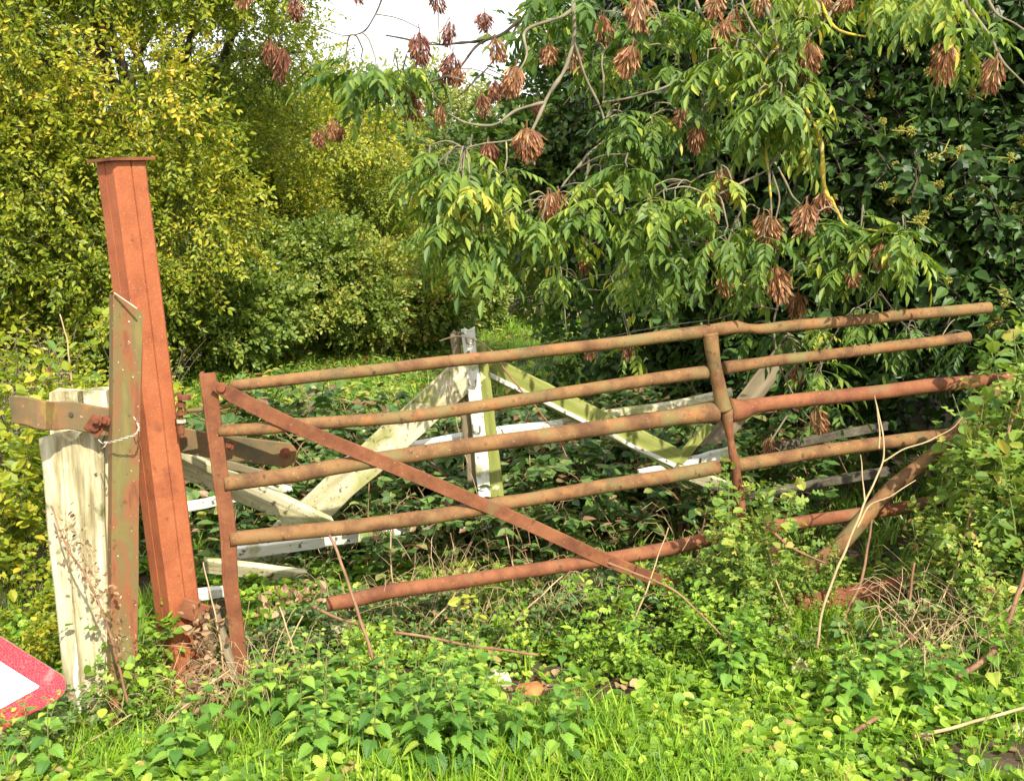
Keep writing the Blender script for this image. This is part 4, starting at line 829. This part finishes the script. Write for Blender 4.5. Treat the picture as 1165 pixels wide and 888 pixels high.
for (px_, py_, rx, ry, d, n_) in reg:
    for j in range(int(n_ * .76 + .5)):
        a = rng.uniform(0, 6.28); k = math.sqrt(rng.random()); q = P(px_ + rx * k * math.cos(a), py_ + ry * k * math.sin(a) - 18, d + rng.normal() * .14)
        tp = AS[rng.integers(6)]; V, T, Mi, rr = place(tp, [q - aso], yaw([rng.uniform(0, 6.28)]), rng.uniform(.72, 1.0) * (1.0 if d < 5.5 else .9), clump=np.array([np.clip(rng.normal(.5, .3), 0, 1)])); b.add(V, T, Mi, rr)
        c_ = anch[np.argmin(np.linalg.norm((anch - q) * [1, 1, 1.3], axis=1))]
        if .03 < np.linalg.norm(c_ - q) < .8: qq, rd = resample([c_ - aso, (c_ + q) / 2 - aso + [0, 0, .05], q - aso + [0, 0, .05]], 8, [.0040, .0034, .003]); tube(bt, qq, rd, 5)
b.obj('leaves', [LM['ash'], M['twig']], ash); bt.obj('twigs', M['twig'], ash, smooth=True)
# hanging seed bunches
def keys(seed, n_=75):
    r = np.random.default_rng(seed); b = MB(); kt = Tpl([(0, 0, 0), (.35, .03, .02), (.35, -.03, .02), (.78, .075, -.02), (.78, -.075, -.02), (1, 0, .03)], [(0, 1, 2), (1, 3, 4), (1, 4, 2), (3, 5, 4)])
    P_, D_ = [], []
    for i in range(n_):
        f = r.random(); a = r.uniform(0, 6.28); rad = .027 * math.sin(math.pi * (.28 + .62 * f)) * math.sqrt(r.uniform(.3, 1)); P_.append((rad * math.cos(a), rad * math.sin(a), .012 - .072 * f)); D_.append((math.cos(a) * (.75 - .5 * f) + r.normal() * .25, math.sin(a) * (.75 - .5 * f) + r.normal() * .25, -1))
    P_, D_ = np.array(P_), np.array(D_); V, T, Mi, rr = place(kt, P_, rots(D_, r.normal(size=(n_, 3)) + [0, 0, .1]), .044 * r.uniform(.8, 1.15, n_)); b.add(V, T, Mi, rr)
    for i in range(0, n_, 3): tube(b, [(0, 0, .012), P_[i] * .5, P_[i]], .0007, 3, 0)
    tube(b, [(0, 0, .035), (.003, 0, .01), (0, 0, -.01)], .0022, 5); return b
LM['shade_keys'] = leafmat('shaded_ash_key', [(0, (.10, .03, .02)), (.5, (.20, .07, .035)), (.85, (.32, .13, .06)), (1, (.42, .22, .11))], rough=.7, trans=.12, tcol=(1.2, 1, .8), patch=.15)  # darker copy of the key colours, paints shade on most left-hand bunches
KM = [keys(s, (100, 140, 180, 200, 120, 160, 110, 190)[s]).mesh('seed_bunch', [LM['keys']]) for s in range(8)] + [keys(20 + s, 120 + 25 * s).mesh('seed_bunch', [LM['shade_keys']]) for s in range(4)]
kp = [(279, 0, 4.2, .8), (308, 66, 4.15, .95), (322, 76, 4.15, 1.0), (335, 14, 4.1, .8), (364, 162, 4.3, .7), (379, 150, 4.3, .6), (385, 156, 4.35, .65), (430, 108, 4.4, .6), (449, 108, 4.4, .85), (463, 118, 4.4, .95), (470, 128, 4.4, .9), (477, 58, 4.2, 1.0), (405, 0, 4.3, .7), (511, 44, 4.6, .95), (514, 82, 4.6, 1.05), (522, 94, 4.6, .9),
      (497, 6, 4.6, .8), (564, 108, 4.6, .8), (551, 32, 4.7, .9), (586, 96, 4.15, 1.0), (564, 62, 4.5, .9), (624, 68, 4.4, .85), (652, 72, 4.45, .85), (684, 36, 4.5, .9), (548, 128, 4.5, 1.0), (502, 134, 4.4, .7), (556, 180, 4.1, .9), (600, 171, 4.05, 1.25), (726, 16, 4.25, 1.25), (718, 76, 4.2, 1.2), (777, 138, 4.3, .8), (793, 160, 4.3, .85),
      (624, 240, 4.2, 1.0), (634, 236, 4.25, .9), (497, 272, 4.3, .55), (664, 308, 4.5, .7), (808, 242, 4.15, 1.05), (821, 212, 4.2, .95), (816, 14, 4.3, .95), (823, 46, 4.3, 1.1), (838, 30, 4.35, .95), (865, 12, 4.3, .9), (924, 10, 4.3, 1.05), (920, 72, 4.15, 1.1), (964, 8, 4.3, .9), (1076, 72, 3.95, 1.25), (1133, 90, 3.95, 1.2), (876, 272, 4.05, 1.3),
      (868, 262, 4.1, .9), (917, 256, 4.05, 1.2), (937, 236, 4.1, .85), (882, 326, 4.1, 1.1), (823, 330, 4.2, .85), (1003, 297, 4.0, .95), (908, 352, 4.4, 1.0), (907, 432, 4.6, .8), (928, 486, 4.45, 1.15), (876, 512, 4.4, .7), (898, 398, 4.5, .7), (545, 305, 4.3, .8), (940, 12, 4.35, .8), (757, 292, 4.4, .8), (672, 405, 5.2, .7), (716, 405, 5.6, .8), (970, 322, 4.0, .7), (805, 285, 4.2, .6), (690, 45, 4.7, .8), (612, 128, 4.7, .7), (1050, 20, 4.1, .9)]
bt = MB()
for i, (px_, py_, d, s_) in enumerate(kp):
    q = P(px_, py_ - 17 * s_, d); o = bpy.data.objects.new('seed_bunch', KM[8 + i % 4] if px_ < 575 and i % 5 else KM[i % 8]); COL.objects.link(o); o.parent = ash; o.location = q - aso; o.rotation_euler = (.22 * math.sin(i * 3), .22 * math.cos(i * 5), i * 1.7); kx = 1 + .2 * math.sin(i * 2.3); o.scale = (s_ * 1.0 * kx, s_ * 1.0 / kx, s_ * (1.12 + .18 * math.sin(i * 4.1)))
    c_ = anch[np.argmin(np.linalg.norm(anch - q, axis=1))]; e = q + [0, 0, .03 * s_]; qq, rd = resample([c_ - e, (c_ - e) / 2 + [0, 0, .012], (0, 0, 0)], 6, [.0030, .0026, .0022]); bt = MB(); tube(bt, qq, rd, 5); bt.obj('seed_stalk', M['twig'], ash, smooth=True, loc=e - aso)

# ------------------------------------------------------------------ nettles in front
def nettle(seed, h=.26, tiers=7, ls=.062):
    r = np.random.default_rng(seed); b = MB(); lean = r.normal(size=2) * .04; s_ = np.linspace(0, 1, 8); pts = np.stack([lean[0] * s_ ** 1.5, lean[1] * s_ ** 1.5, h * s_], 1); tube(b, pts, np.linspace(.0028, .0014, 8), 5, 1)
    P_, D_, U_, S_ = [], [], [], []
    for t in range(tiers):
        f = .22 + .78 * t / (tiers - 1); a = t * math.pi / 2 + r.normal() * .2; sz = ls * (1.05 - .72 * f ** 3) * r.uniform(.85, 1.15)
        for sd in (0, math.pi):
            aa = a + sd; el = -.35 + .75 * f ** 2 + r.normal() * .15; c_ = np.array([lean[0] * f ** 1.5, lean[1] * f ** 1.5, h * f]); out_ = np.array([math.cos(aa), math.sin(aa), .35]); q = c_ + out_ * sz * .35; tube(b, [c_, q], .0008, 3, 1)
            P_.append(q); D_.append((math.cos(aa), math.sin(aa), el)); U_.append((-math.cos(aa) * el * .5 + r.normal() * .15, -math.sin(aa) * el * .5 + r.normal() * .15, 1)); S_.append(sz)
    V, T, Mi, rr = place(LEAF_NET, np.array(P_), rots(D_, U_), np.array(S_)); b.add(V, T, Mi, rr); return b
NM = [nettle(800 + s, .20 + .03 * (s % 4), 6 + s % 3, .056 + .005 * (s % 3)).mesh('nettle', [LM['net'], M['gstem']]) for s in range(8)]
BARE = G(630, 790)
def in_bare(q, k=1.0): return ((q[..., 0] - BARE[0]) / (.30 * k)) ** 2 + ((q[..., 1] - BARE[1]) / (.17 * k)) ** 2 < 1
def put(name, meshes, px_, py_, i, label, cat, group, s=1.0, zr=None):
    q = G(px_, py_)
    if name in ('nettle_plant', 'leafy_weed') and in_bare(q, 1.05): q[0] += .55 * (1 if q[0] > BARE[0] else -1); px_ = float(q[0] / q[1] * FPX + W / 2)
    o = bpy.data.objects.new(name, meshes[i % len(meshes)]); COL.objects.link(o); o.location = q; o.rotation_euler = (rng.normal() * .06, rng.normal() * .06, rng.uniform(0, 6.28) if zr is None else zr); s = s * rng.uniform(.85, 1.15); o.scale = (s, s, s); return tag(o, label, cat, group)
NZ = {(400, 800): 'in the thick patch right of the gate stile', (480, 840): 'in the front patch left of centre', (520, 790): 'left of the cream stone', (560, 860): 'at the front edge below the brick lump', (640, 850): 'at the front edge, centre', (680, 755): 'behind the bare patch', (360, 860): 'at the front edge below the gate stile', (1000, 800): 'right of the cream dead leaf', (1060, 800): 'behind the pale fallen stick', (200, 860): 'in front of the red post', (40, 860): 'in front of the road sign', (1120, 775): 'under the climbing weeds at right', (820, 765): 'below the middle stile', (300, 800): 'at the foot of the gate stile'}
k = 0
for (px_, py_, rx, ry, n_) in ((400, 800, 95, 35, 30), (480, 840, 80, 40, 18), (520, 790, 50, 20, 9), (560, 860, 60, 25, 10), (640, 850, 50, 25, 7), (680, 755, 50, 16, 8), (360, 860, 70, 30, 9), (1000, 800, 60, 16, 12), (1060, 800, 50, 16, 8), (200, 860, 60, 25, 6), (40, 860, 50, 20, 5), (1120, 775, 40, 14, 5), (820, 765, 50, 14, 5), (300, 800, 30, 20, 6)):
    for j in range(n_):
        a = rng.uniform(0, 6.28); kk = math.sqrt(rng.random()); put('nettle_plant', NM, px_ + rx * kk * math.cos(a), py_ + ry * kk * math.sin(a) + 10, k, 'young green nettle with toothed leaves, ' + NZ[(px_, py_)], 'nettle', 'nettles growing on the bank', .95); k += 1
# pale nettle tip by itself
# ------------------------------------------------------------------ brambles behind and through the gate
TRI = []
for s in range(4):
    r = np.random.default_rng(900 + s); it = [(tube_tpl([(0, 0, 0), (.45, 0, .12), (.8, 0, .1)], [.02, .016, .014], 3, 1), (0, 0, 0), np.eye(3), 1)]
    for a, sc_ in ((0, 1.0), (R(75), .82), (R(-75), .82)) + (((R(140), .6), (R(-140), .6)) if s % 2 else ()):
        it.append((LEAF_BRAM, (.8, 0, .1), rots([[math.cos(a), math.sin(a), -.12 + r.normal() * .12]], [[r.normal() * .15, r.normal() * .15, 1]])[0], sc_ * r.uniform(.9, 1.1)))
    TRI.append(merge(it))
def bramble(seed, n_=7, Ln=.75, h=.38, k=17, ls=.078):
    r = np.random.default_rng(seed); b = MB()
    for i in range(n_):
        a = r.uniform(0, 6.28); l_ = Ln * r.uniform(.6, 1.15); hh = h * r.uniform(.6, 1.3); d = np.array([math.cos(a), math.sin(a), 0]); p0 = r.normal(size=3) * [.06, .06, 0]
        pts = resample([p0, p0 + d * l_ * .3 + [0, 0, hh * .85], p0 + d * l_ * .65 + [0, 0, hh], p0 + d * l_ + [0, 0, hh * r.uniform(.2, .75)]], 14); tube(b, pts, np.linspace(.0042, .0018, 14), 5, 2)
        f = np.sort(r.uniform(.12, 1, k)); q = np.stack([np.interp(f, np.linspace(0, 1, 14), pts[:, c]) for c in range(3)], 1); sd = np.where(np.arange(k) % 2, 1, -1); pa = np.array([-d[1], d[0], 0])
        D = d[None] * r.uniform(.0, .8, (k, 1)) + pa * (sd * r.uniform(.5, 1, k))[:, None] + np.stack([0 * f, 0 * f, r.uniform(-.1, .7, k)], 1); U = r.normal(size=(k, 3)) * .3 + [0, -.35, 1]
        w_ = r.integers(0, 4, k)
        for t in range(4):
            s_ = w_ == t
            if s_.any(): V, T, Mi, rr = place(TRI[t], q[s_], rots(D[s_], U[s_]), ls * r.uniform(.6, 1.1, s_.sum())); b.add(V, T, Mi, rr)
    return b
BM = [bramble(950 + s).mesh('bramble', [LM['bram'], M['gstem'], M['cane']]) for s in range(6)]
k = 0
for i in range(68):
    px_ = rng.uniform(200, 900); d = rng.uniform(gd(px_) + .62, 6.6); x = (px_ - W / 2) / FPX * d
    # keep them low in front of the pale timbers on the left
    o = bpy.data.objects.new('bramble_bush', BM[i % 6]); COL.objects.link(o); o.location = (x, d, float(hgt(x, d))); o.rotation_euler[2] = rng.uniform(0, 6.28); s = rng.uniform(.7, 1.05) * (.38 if px_ < 480 and d < 4.9 else .85 if d < 4.7 else 1.15); o.scale = (s, s, s)
    zone = ('left, behind the hinge end', 'below the pale diagonal board', 'round the white upright', 'below the mossy diagonal', 'behind the middle stile')[min(4, max(0, int((px_ - 200) / 140)))]
    tag(o, 'green bramble bush behind the metal gate, ' + zone + (', near row' if d < 4.6 else ', middle row' if d < 5.5 else ', back row'), 'bramble', 'brambles behind the gate')
for i, (px_, py_, s) in enumerate(tuple((385 + 26 * j + 9 * math.sin(j * 5), 722 + 12 * math.sin(j * 3), .34 + .07 * math.sin(j * 7)) for j in range(15)) + ((300, 745, .42), (250, 750, .4), (340, 742, .3), (715, 712, .5), (770, 718, .6), (640, 715, .28), (855, 720, .5), (1100, 760, .6), (180, 800, .22), (30, 850, .35), (925, 755, .28), (500, 722, .25), (1160, 740, .6), (50, 815, .3), (810, 735, .5))):
    q = G(px_, py_); o = bpy.data.objects.new('bramble_bush', BM[(i + 2) % 6]); COL.objects.link(o); o.location = q; o.rotation_euler[2] = rng.uniform(0, 6.28); o.scale = (s, s, s); tag(o, 'low bramble trailing ' + ('in front of the wooden gatepost' if px_ < 200 else 'round the foot of the gate stile' if px_ < 400 else 'under the bottom bar' if px_ < 720 else 'under the broken middle stile' if px_ < 900 else 'below the loose pipe'), 'bramble', 'low brambles at the gate foot')

# ------------------------------------------------------------------ leafy climbers and weeds
def weed(seed, h=.6, n_=5, k=34, lf=None, ls=.042, spread=.14, stemm=2, wander=.05, tri_=False):
    """upright stems with tufts of small lobed leaves"""
    r = np.random.default_rng(seed); b = MB(); lf = lf or [LEAF_LOBE, LEAF_HAZ]
    for i in range(n_):
        a = r.uniform(0, 6.28); t = np.array([spread * math.cos(a), spread * math.sin(a), h * r.uniform(.6, 1.1)]) + r.normal(size=3) * .02; s0 = t * [.2, .2, 0]; pts = resample([s0, s0 * .6 + t * [.3, .3, .4] + r.normal(size=3) * wander * .5, t * [.6, .6, .7] + r.normal(size=3) * wander, t], 14); tube(b, pts, np.linspace(.0032, .0012, 14), 5, stemm)
        f = r.uniform(.12, 1, k) ** .85; q = np.stack([np.interp(f, np.linspace(0, 1, 14), pts[:, c]) for c in range(3)], 1); q = q + r.normal(size=(k, 3)) * [.028, .028, .016]
        D = r.normal(size=(k, 3)) * [1, 1, .5] + [0, 0, .15]; U = r.normal(size=(k, 3)) * .45 + [0, -.3, 1]
        for j, lf_ in enumerate(lf): s_ = (np.arange(k) % len(lf)) == j; V, T, Mi, rr = place(lf_, q[s_], rots(D[s_], U[s_]), ls * r.uniform(.55, 1.15, s_.sum()), clump=np.full(s_.sum(), r.uniform(0, 1))); b.add(V, T, Mi, rr)
    return b
WM = [weed(1000 + s, .62, 5, 60).mesh('climbing_weed', [LM['shrub'], M['gstem'], M['gstem']]) for s in range(6)]
WS = [weed(1050 + s, .30, 6, 30, ls=.034, spread=.10).mesh('leafy_weed', [LM['gcov'], M['gstem'], M['gstem']]) for s in range(5)]
spots = [(845, 722, 1.3), (838, 715, 1.05), (856, 718, 1.15), (862, 725, .8), (828, 712, .55), (880, 722, .6), (900, 735, .35), (850, 738, .6), (775, 715, .45), (795, 722, .45), (790, 735, .4), (1055, 735, .8), (1085, 738, 1.0), (1115, 738, 1.1), (1140, 735, 1.25), (1165, 730, 1.3), (1095, 722, 1.05), (1125, 718, 1.2), (1150, 712, 1.35), (1175, 712, 1.4), (1070, 752, .6),
         (1180, 745, 1.1), (1135, 752, .8), (1100, 756, .7), (1070, 722, .75), (1160, 758, .75), (965, 745, .28), (1090, 728, .9), (870, 712, .8), (828, 725, .8), (925, 700, .5), (948, 712, .45), (905, 712, .5), (1130, 668, 1.55), (1165, 664, 1.65), (1180, 690, 1.5), (1160, 696, 1.4), (1120, 700, 1.05), (1085, 705, .9), (1060, 715, .6)]
for i, (px_, py_, s) in enumerate(spots):
    if px_ > 1075: s *= 1.2
    put('climbing_weed', WM, px_, py_, i, 'pale green lobed-leaf weed climbing the gate ' + ('at the middle stile' if px_ < 900 else 'round the loose pipe' if px_ < 1060 else 'over the right-hand brace' if px_ < 1120 else 'at the right edge'), 'weed', 'weeds climbing the right half of the gate', s)
for i in range(75):
    px_ = rng.uniform(560, 1160); put('leafy_weed', WS, px_, rng.uniform(700, 790), i, 'low bright weed with fine lobed leaves, ' + ('behind the cream stone' if px_ < 700 else 'below the middle stile' if px_ < 900 else 'below the loose pipe' if px_ < 1050 else 'in the right corner'), 'weed', 'low weeds on the bank', rng.uniform(.45, 1.0) * (.5 if 850 < px_ < 1050 else 1))
for i, (px_, py_, s) in enumerate(((168, 785, .72), (160, 775, .75), (183, 800, .5), (196, 795, .3), (152, 800, .35), (120, 850, .2), (222, 790, .3), (60, 840, .3), (10, 850, .35))):
    put('leafy_weed', WS, px_, py_, i + 1, 'round-leaved green weed ' + ('between angle iron and red post' if 125 < px_ < 205 else 'between red post and gate stile' if px_ > 205 else 'in front of the wooden gatepost'), 'weed', 'weeds at the foot of the posts', s * 1.7)
# hawthorn/maple bush left of the gatepost
ML = [weed(1100 + s, .85, 9, 75, [LEAF_LOBE, LEAF_HAZ, LEAF_BRAM], .058, .34, wander=.1).mesh('maple_bush', [LM['hedge'], M['gstem'], M['dtwig']]) for s in range(4)]
for i, (px_, d, s, lab) in enumerate(((40, 4.2, .95, 'leafy maple bush with yellow leaves just left of the gatepost'), (5, 4.0, 1.0, 'leafy maple bush at the left edge above the road sign'), (-40, 4.3, 1.1, 'leafy maple bush cut off by the left edge'), (75, 4.9, 1.05, 'pale leafy bush behind the top of the gatepost'), (20, 5.0, 1.1, 'leafy bush behind the left edge, under the dead weeds'), (105, 5.4, 1.25, 'tall pale bush between gatepost and angle iron'), (-60, 5.1, 1.2, 'leafy bush outside the left edge, farther back'), (55, 3.75, .55, 'small dark leafy bush by the foot of the gatepost'), (5, 3.5, .5, 'small dark leafy bush right behind the road sign'))):
    x = (px_ - W / 2) / FPX * d; o = bpy.data.objects.new('maple_bush', ML[i % 4]); COL.objects.link(o); o.location = (x, d, float(hgt(x, d))); o.rotation_euler[2] = i * 1.3; o.scale = (s, s, s); tag(o, lab, 'bush')
# leafy shoot with pale whorls behind the gatepost
b = weed(1200, .8, 7, 40, [LEAF_SMALL], .07, .25); o = b.obj('privet_shoot', [LM['shrub'], M['gstem'], M['gstem']]); x = (95 - W / 2) / FPX * 5.2; o.location = (x, 5.2, 0); o.scale = (1.2, 1.2, 1.35); tag(o, 'pale privet shoots rising just left of the angle iron', 'shrub')
# dry grassy weeds (fine stalks)
DS = []
for s in range(4):
    r = np.random.default_rng(1300 + s); b = MB()
    for i in range(10):
        a = r.uniform(0, 6.28); l_ = r.uniform(.2, .5); t = np.array([math.cos(a) * l_ * .5, math.sin(a) * l_ * .5, l_ * .8]); m_ = t * .5 + r.normal(size=3) * .04; tube(b, resample([t * 0, m_, t, t + [math.cos(a) * .08, math.sin(a) * .08, -r.uniform(0, .1)]], 9), np.linspace(.0024, .0010, 9), 4)
    DS.append(b.mesh('dry_stalks', [M['straw']]))
for i, (px_, py_, s) in enumerate([(rng.uniform(150, 330), rng.uniform(750, 810), .7) for _ in range(20)] + [(rng.uniform(380, 720), rng.uniform(700, 735), .7) for _ in range(22)] + [(rng.uniform(1030, 1170), rng.uniform(715, 790), .8) for _ in range(22)] + [(rng.uniform(290, 820), rng.uniform(610, 700), .9) for _ in range(20)]):
    put('dry_grass_tuft', DS, px_, py_, i, 'tuft of thin dry straw-coloured stalks, ' + ('below the red post and gate stile' if px_ < 350 and py_ > 735 else 'in the brambles behind the bottom bar, left part' if px_ < 560 and py_ < 700 else 'in the brambles behind the bottom bar, right part' if py_ < 700 else 'under the bottom bar' if px_ < 730 else 'below the loose pipe' if px_ < 1030 else 'among the weeds at right'), 'dry grass', 'dry stalk tufts around the gate', s)
# named stems
def stem(name, label, cat, mt, w0, w1, forks, mat2=None):
    o = forks[0][0]; o = P(*o); b = MB()
    for fi, pts in enumerate(forks):
        q = np.array([P(*p) for p in pts]) - o; n_ = 8 * len(pts); q, rd = resample(q, n_, np.linspace(w0, w1, len(pts)) * (1 if fi == 0 else .62) / 2 / FPX * 3.6); q = q + .003 * np.stack([snoise(q, 25, 1), snoise(q, 22, 2), snoise(q, 27, 3)], 1); tube(b, q, rd, 6); w0_ = w0
    return tag(b.obj(name, M[mt], loc=o, smooth=True), label, cat)
stem('dead_weed', 'tall pale forked dry stem standing before the right half of the gate', 'dead weed', 'straw', 3.6, 1.6,
     [[(926, 790, 3.5), (935, 700, 3.55), (962, 625, 3.6), (985, 570, 3.65), (1004, 525, 3.7), (1003, 490, 3.72), (996, 455, 3.75)], [(1004, 525, 3.7), (1030, 510, 3.72), (1060, 500, 3.72), (1085, 485, 3.75), (1096, 474, 3.75)], [(975, 600, 3.62), (990, 575, 3.64), (1015, 563, 3.66), (1042, 546, 3.7)], [(985, 570, 3.65), (982, 545, 3.68), (979, 517, 3.7)], [(1000, 510, 3.7), (999, 480, 3.72), (995, 450, 3.72)]])
stem('bramble_cane', 'long red-brown bramble cane arching low across the bank', 'cane', 'cane', 4, 3, [[(355, 690, 3.55), (400, 708, 3.45), (470, 722, 3.4), (540, 735, 3.35), (612, 744, 3.3)]])
stem('dead_weed', 'thin orange-brown stalk leaning across the bottom bar', 'stalk', 'cane', 4, 3, [[(436, 798, 3.2), (422, 740, 3.25), (402, 680, 3.32), (385, 630, 3.36), (375, 608, 3.4)]])
stem('fallen_stick', 'long pale stick lying on the bank at lower right', 'stick', 'straw', 4.2, 2.6, [[(1040, 838, 2.93), (1090, 825, 2.98), (1165, 805, 3.05), (1200, 795, 3.1)]])
stem('curved_cane', 'curved reddish cane rising from the bank at the right edge', 'cane', 'cane', 7, 4, [[(1085, 772, 3.2), (1125, 745, 3.25), (1145, 710, 3.3), (1160, 670, 3.35), (1172, 630, 3.4)]])
for i, (a, c_, lab) in enumerate((((1012, 740, 3.5), (1040, 640, 3.6), 'red stem left of the climbing weeds'), ((1075, 735, 3.5), (1110, 560, 3.75), 'tall red stem in the middle of the climbing weeds'), ((1110, 735, 3.5), (1140, 580, 3.7), 'tall red stem right of the middle of the climbing weeds'), ((870, 595, 3.75), (940, 640, 3.7), 'short red stem by the dark gap'), ((960, 705, 3.6), (992, 590, 3.75), 'thin red stem beside the pale forked stem'), ((1145, 520, 3.8), (1162, 450, 3.9), 'red stem at the right edge above'))):
    m_ = tuple((np.array(a) + np.array(c_)) / 2 + [6 * (-1) ** i, 4, 0]); stem('red_weed', lab, 'stem', 'cane', 4.5, 2.5, [[a, m_, c_]])
stem('dead_twig', 'brown twig slanting down from the diagonal brace', 'twig', 'cane', 3, 2, [[(690, 640, 3.6), (760, 668, 3.5), (800, 700, 3.45), (850, 755, 3.35)]])
stem('dead_twig', 'brown broken stick on the bank under the pale forked stem', 'twig', 'cane', 7, 4, [[(955, 845, 2.95), (975, 830, 2.97), (998, 815, 3.0)]])
stem('dead_weed', 'dry stem draped over the white upright of the broken gate', 'dead weed', 'straw', 2.5, 1.5, [[(500, 388, 4.5), (520, 382, 4.48), (545, 388, 4.45), (560, 400, 4.45)], [(520, 392, 4.5), (510, 430, 4.5), (518, 470, 4.48), (530, 520, 4.45), (545, 565, 4.4)]])
stem('dead_weed', 'dark thin stem arching over the right diagonal of the broken gate', 'dry stem', 'cane', 3, 1.6, [[(565, 408, 4.5), (590, 440, 4.5), (612, 466, 4.45), (630, 490, 4.45), (645, 520, 4.4)]])
stem('dead_weed', 'pale bent stem rising behind the gatepost', 'dead weed', 'straw', 3, 2, [[(82, 442, 4.6), (79, 410, 4.6), (76, 385, 4.62), (68, 358, 4.65)]])
stem('dead_weed', 'dry stem with withered seed fluff against the wooden gatepost', 'dry stem', 'cane', 3, 2, [[(145, 800, 3.1), (125, 720, 3.12), (100, 660, 3.15), (75, 620, 3.2), (58, 575, 3.25)]])
for i, (x0, y0, x1, y1, d, lab) in enumerate(((1100, 745, 1165, 668, 3.4, 'pale dry stalk slanting up at the right edge'), (1048, 752, 1092, 640, 3.5, 'thin pale stalk left of the climbing weeds'), (985, 760, 1075, 690, 3.4, 'pale dry stalk leaning right below the loose pipe'), (455, 700, 445, 560, 3.9, 'thin dry stalk upright behind the fourth bar, left'), (478, 720, 540, 640, 3.7, 'dry stalk leaning right behind the bottom bar'),
        (560, 740, 640, 655, 3.6, 'bent dry stalk crossing the bottom bar near the brace'), (590, 735, 575, 600, 3.9, 'thin dry stalk upright behind the brace'), (300, 800, 345, 700, 3.3, 'tan dry stalk leaning beside the gate stile'), (345, 805, 318, 690, 3.3, 'tan dry stalk crossing the leaning one by the stile'), (180, 835, 262, 760, 3.1, 'pale dry stalk fallen against the red post foot'),
        (255, 800, 232, 640, 3.4, 'thin dry stalk upright between red post and stile'), (70, 870, 150, 812, 3.0, 'grey twig on the ground beside the road sign'), (700, 740, 760, 600, 3.6, 'thin dry stalk rising past the end of the brace'), (900, 700, 868, 590, 3.7, 'thin dry stalk rising right of the middle stile'))):
    stem('dead_weed', lab, 'dead weed', 'straw', 2.8, 1.4, [[(x0, y0, d), (x0 * .6 + x1 * .4 + 6 * (-1) ** i, y0 * .6 + y1 * .4, d), (x1, y1, d + .08)]])
# withered seed fluff
def fluff(pts, label, n_=170, sp=.028, ll=.018):
    r = np.random.default_rng(len(label)); q = resample(np.array([P(*p) for p in pts]), n_) + r.normal(size=(n_, 3)) * sp; o = q[0].copy(); b = MB(); V, T, Mi, rr = place(LEAF_BRAM, q - o, rots(r.normal(size=(n_, 3)), r.normal(size=(n_, 3))), ll * r.uniform(.5, 1.3, n_)); b.add(V, T, Mi, rr)
    for i in range(0, n_ - 12, 6): tube(b, [q[i] - o, q[i + 11] - o], .0008, 3)
    return tag(b.obj('withered_seedhead', LM['dry'], loc=o), label, 'seedhead')
fluff([(72, 590, 3.22), (100, 655, 3.17), (122, 690, 3.15), (140, 745, 3.13)], 'withered brown seedheads hanging against the wooden gatepost')
fluff([(232, 700, 3.42), (232, 750, 3.35), (228, 800, 3.2)], 'withered brown leaves bunched below the red post', 200, .03, .035)
fluff([(300, 690, 3.5), (335, 672, 3.52), (365, 680, 3.5)], 'withered purplish leaves beside the gate stile', 55, .022, .032)
# yellow sprig, bright big leaf plants
b = weed(1400, .22, 2, 12, [LEAF_HAZ], .05, .03); o = b.obj('yellow_sprig', [LM['yellow'], M['gstem'], M['gstem']]); q = G(533, 745); q[1] -= .0; o.location = q; o.scale = (.95,) * 3; tag(o, 'small sprig of bright yellow leaves under the bottom bar', 'sprig')
b = weed(1401, .22, 2, 14, [LEAF_BRAM], .05, .03); o = b.obj('yellow_sprig', [LM['yellow'], M['gstem'], M['gstem']]); q = G(430, 800); o.location = q; tag(o, 'pale yellow-green nettle tip among the nettles', 'sprig')
# cream crumpled dock leaf standing on the bank
for (px_, py_, s_, lab) in ((910, 775, .055, 'crumpled cream dead leaf standing on the bank'), (905, 787, .03, 'small curled tan leaf under the cream dead leaf')):
    b = MB(); r = np.random.default_rng(3); n_ = 16; X_, Y_ = np.meshgrid(np.linspace(-1, 1, n_), np.linspace(0, 1.8, n_)); prof_ = np.sin(np.pi * np.clip(Y_ / 1.85 + .06, 0, 1)) ** .6; V = np.stack([X_ * prof_ * .6, .18 * np.sin(3 * X_ + 2 * Y_) + .1 * np.sin(7 * Y_), Y_ + .1 * np.sin(5 * X_)], -1).reshape(-1, 3) * s_
    T = []
    for i in range(n_ - 1):
        for j in range(n_ - 1): a = i * n_ + j; T += [(a, a + 1, a + n_ + 1), (a, a + n_ + 1, a + n_)]
    b.add(V, T, 0, .9); q = G(px_, py_); tag(b.obj('dead_leaf', M['stone'], smooth=True, loc=q), lab, 'dead leaf')
# small pale stones heap far across the meadow
b = MB(); r = np.random.default_rng(5); c = G(665, 368)
hp = empty('rubble_heap', (c[0], c[1], 0), 'pale heap of rubble in the meadow seen under the ash boughs', 'rubble')
for i in range(140):
    q = np.array([r.normal() * 1.0, r.normal() * .35, abs(r.normal()) * .10 + .08]); D = nrm(r.normal(size=(14, 3))) ; s_ = r.uniform(.07, .16)
    ico = [(0, 0, 1), (.9, 0, .4), (.28, .85, .4), (-.72, .53, .4), (-.72, -.53, .4), (.28, -.85, .4), (0, 0, -.6)]; V = np.array(ico) * s_ * r.uniform(.7, 1.3, (7, 3)) + q
    b.add(V, [(0, 1, 2), (0, 2, 3), (0, 3, 4), (0, 4, 5), (0, 5, 1), (6, 2, 1), (6, 3, 2), (6, 4, 3), (6, 5, 4), (6, 1, 5)])
b.obj('stones', M['stone'], hp)
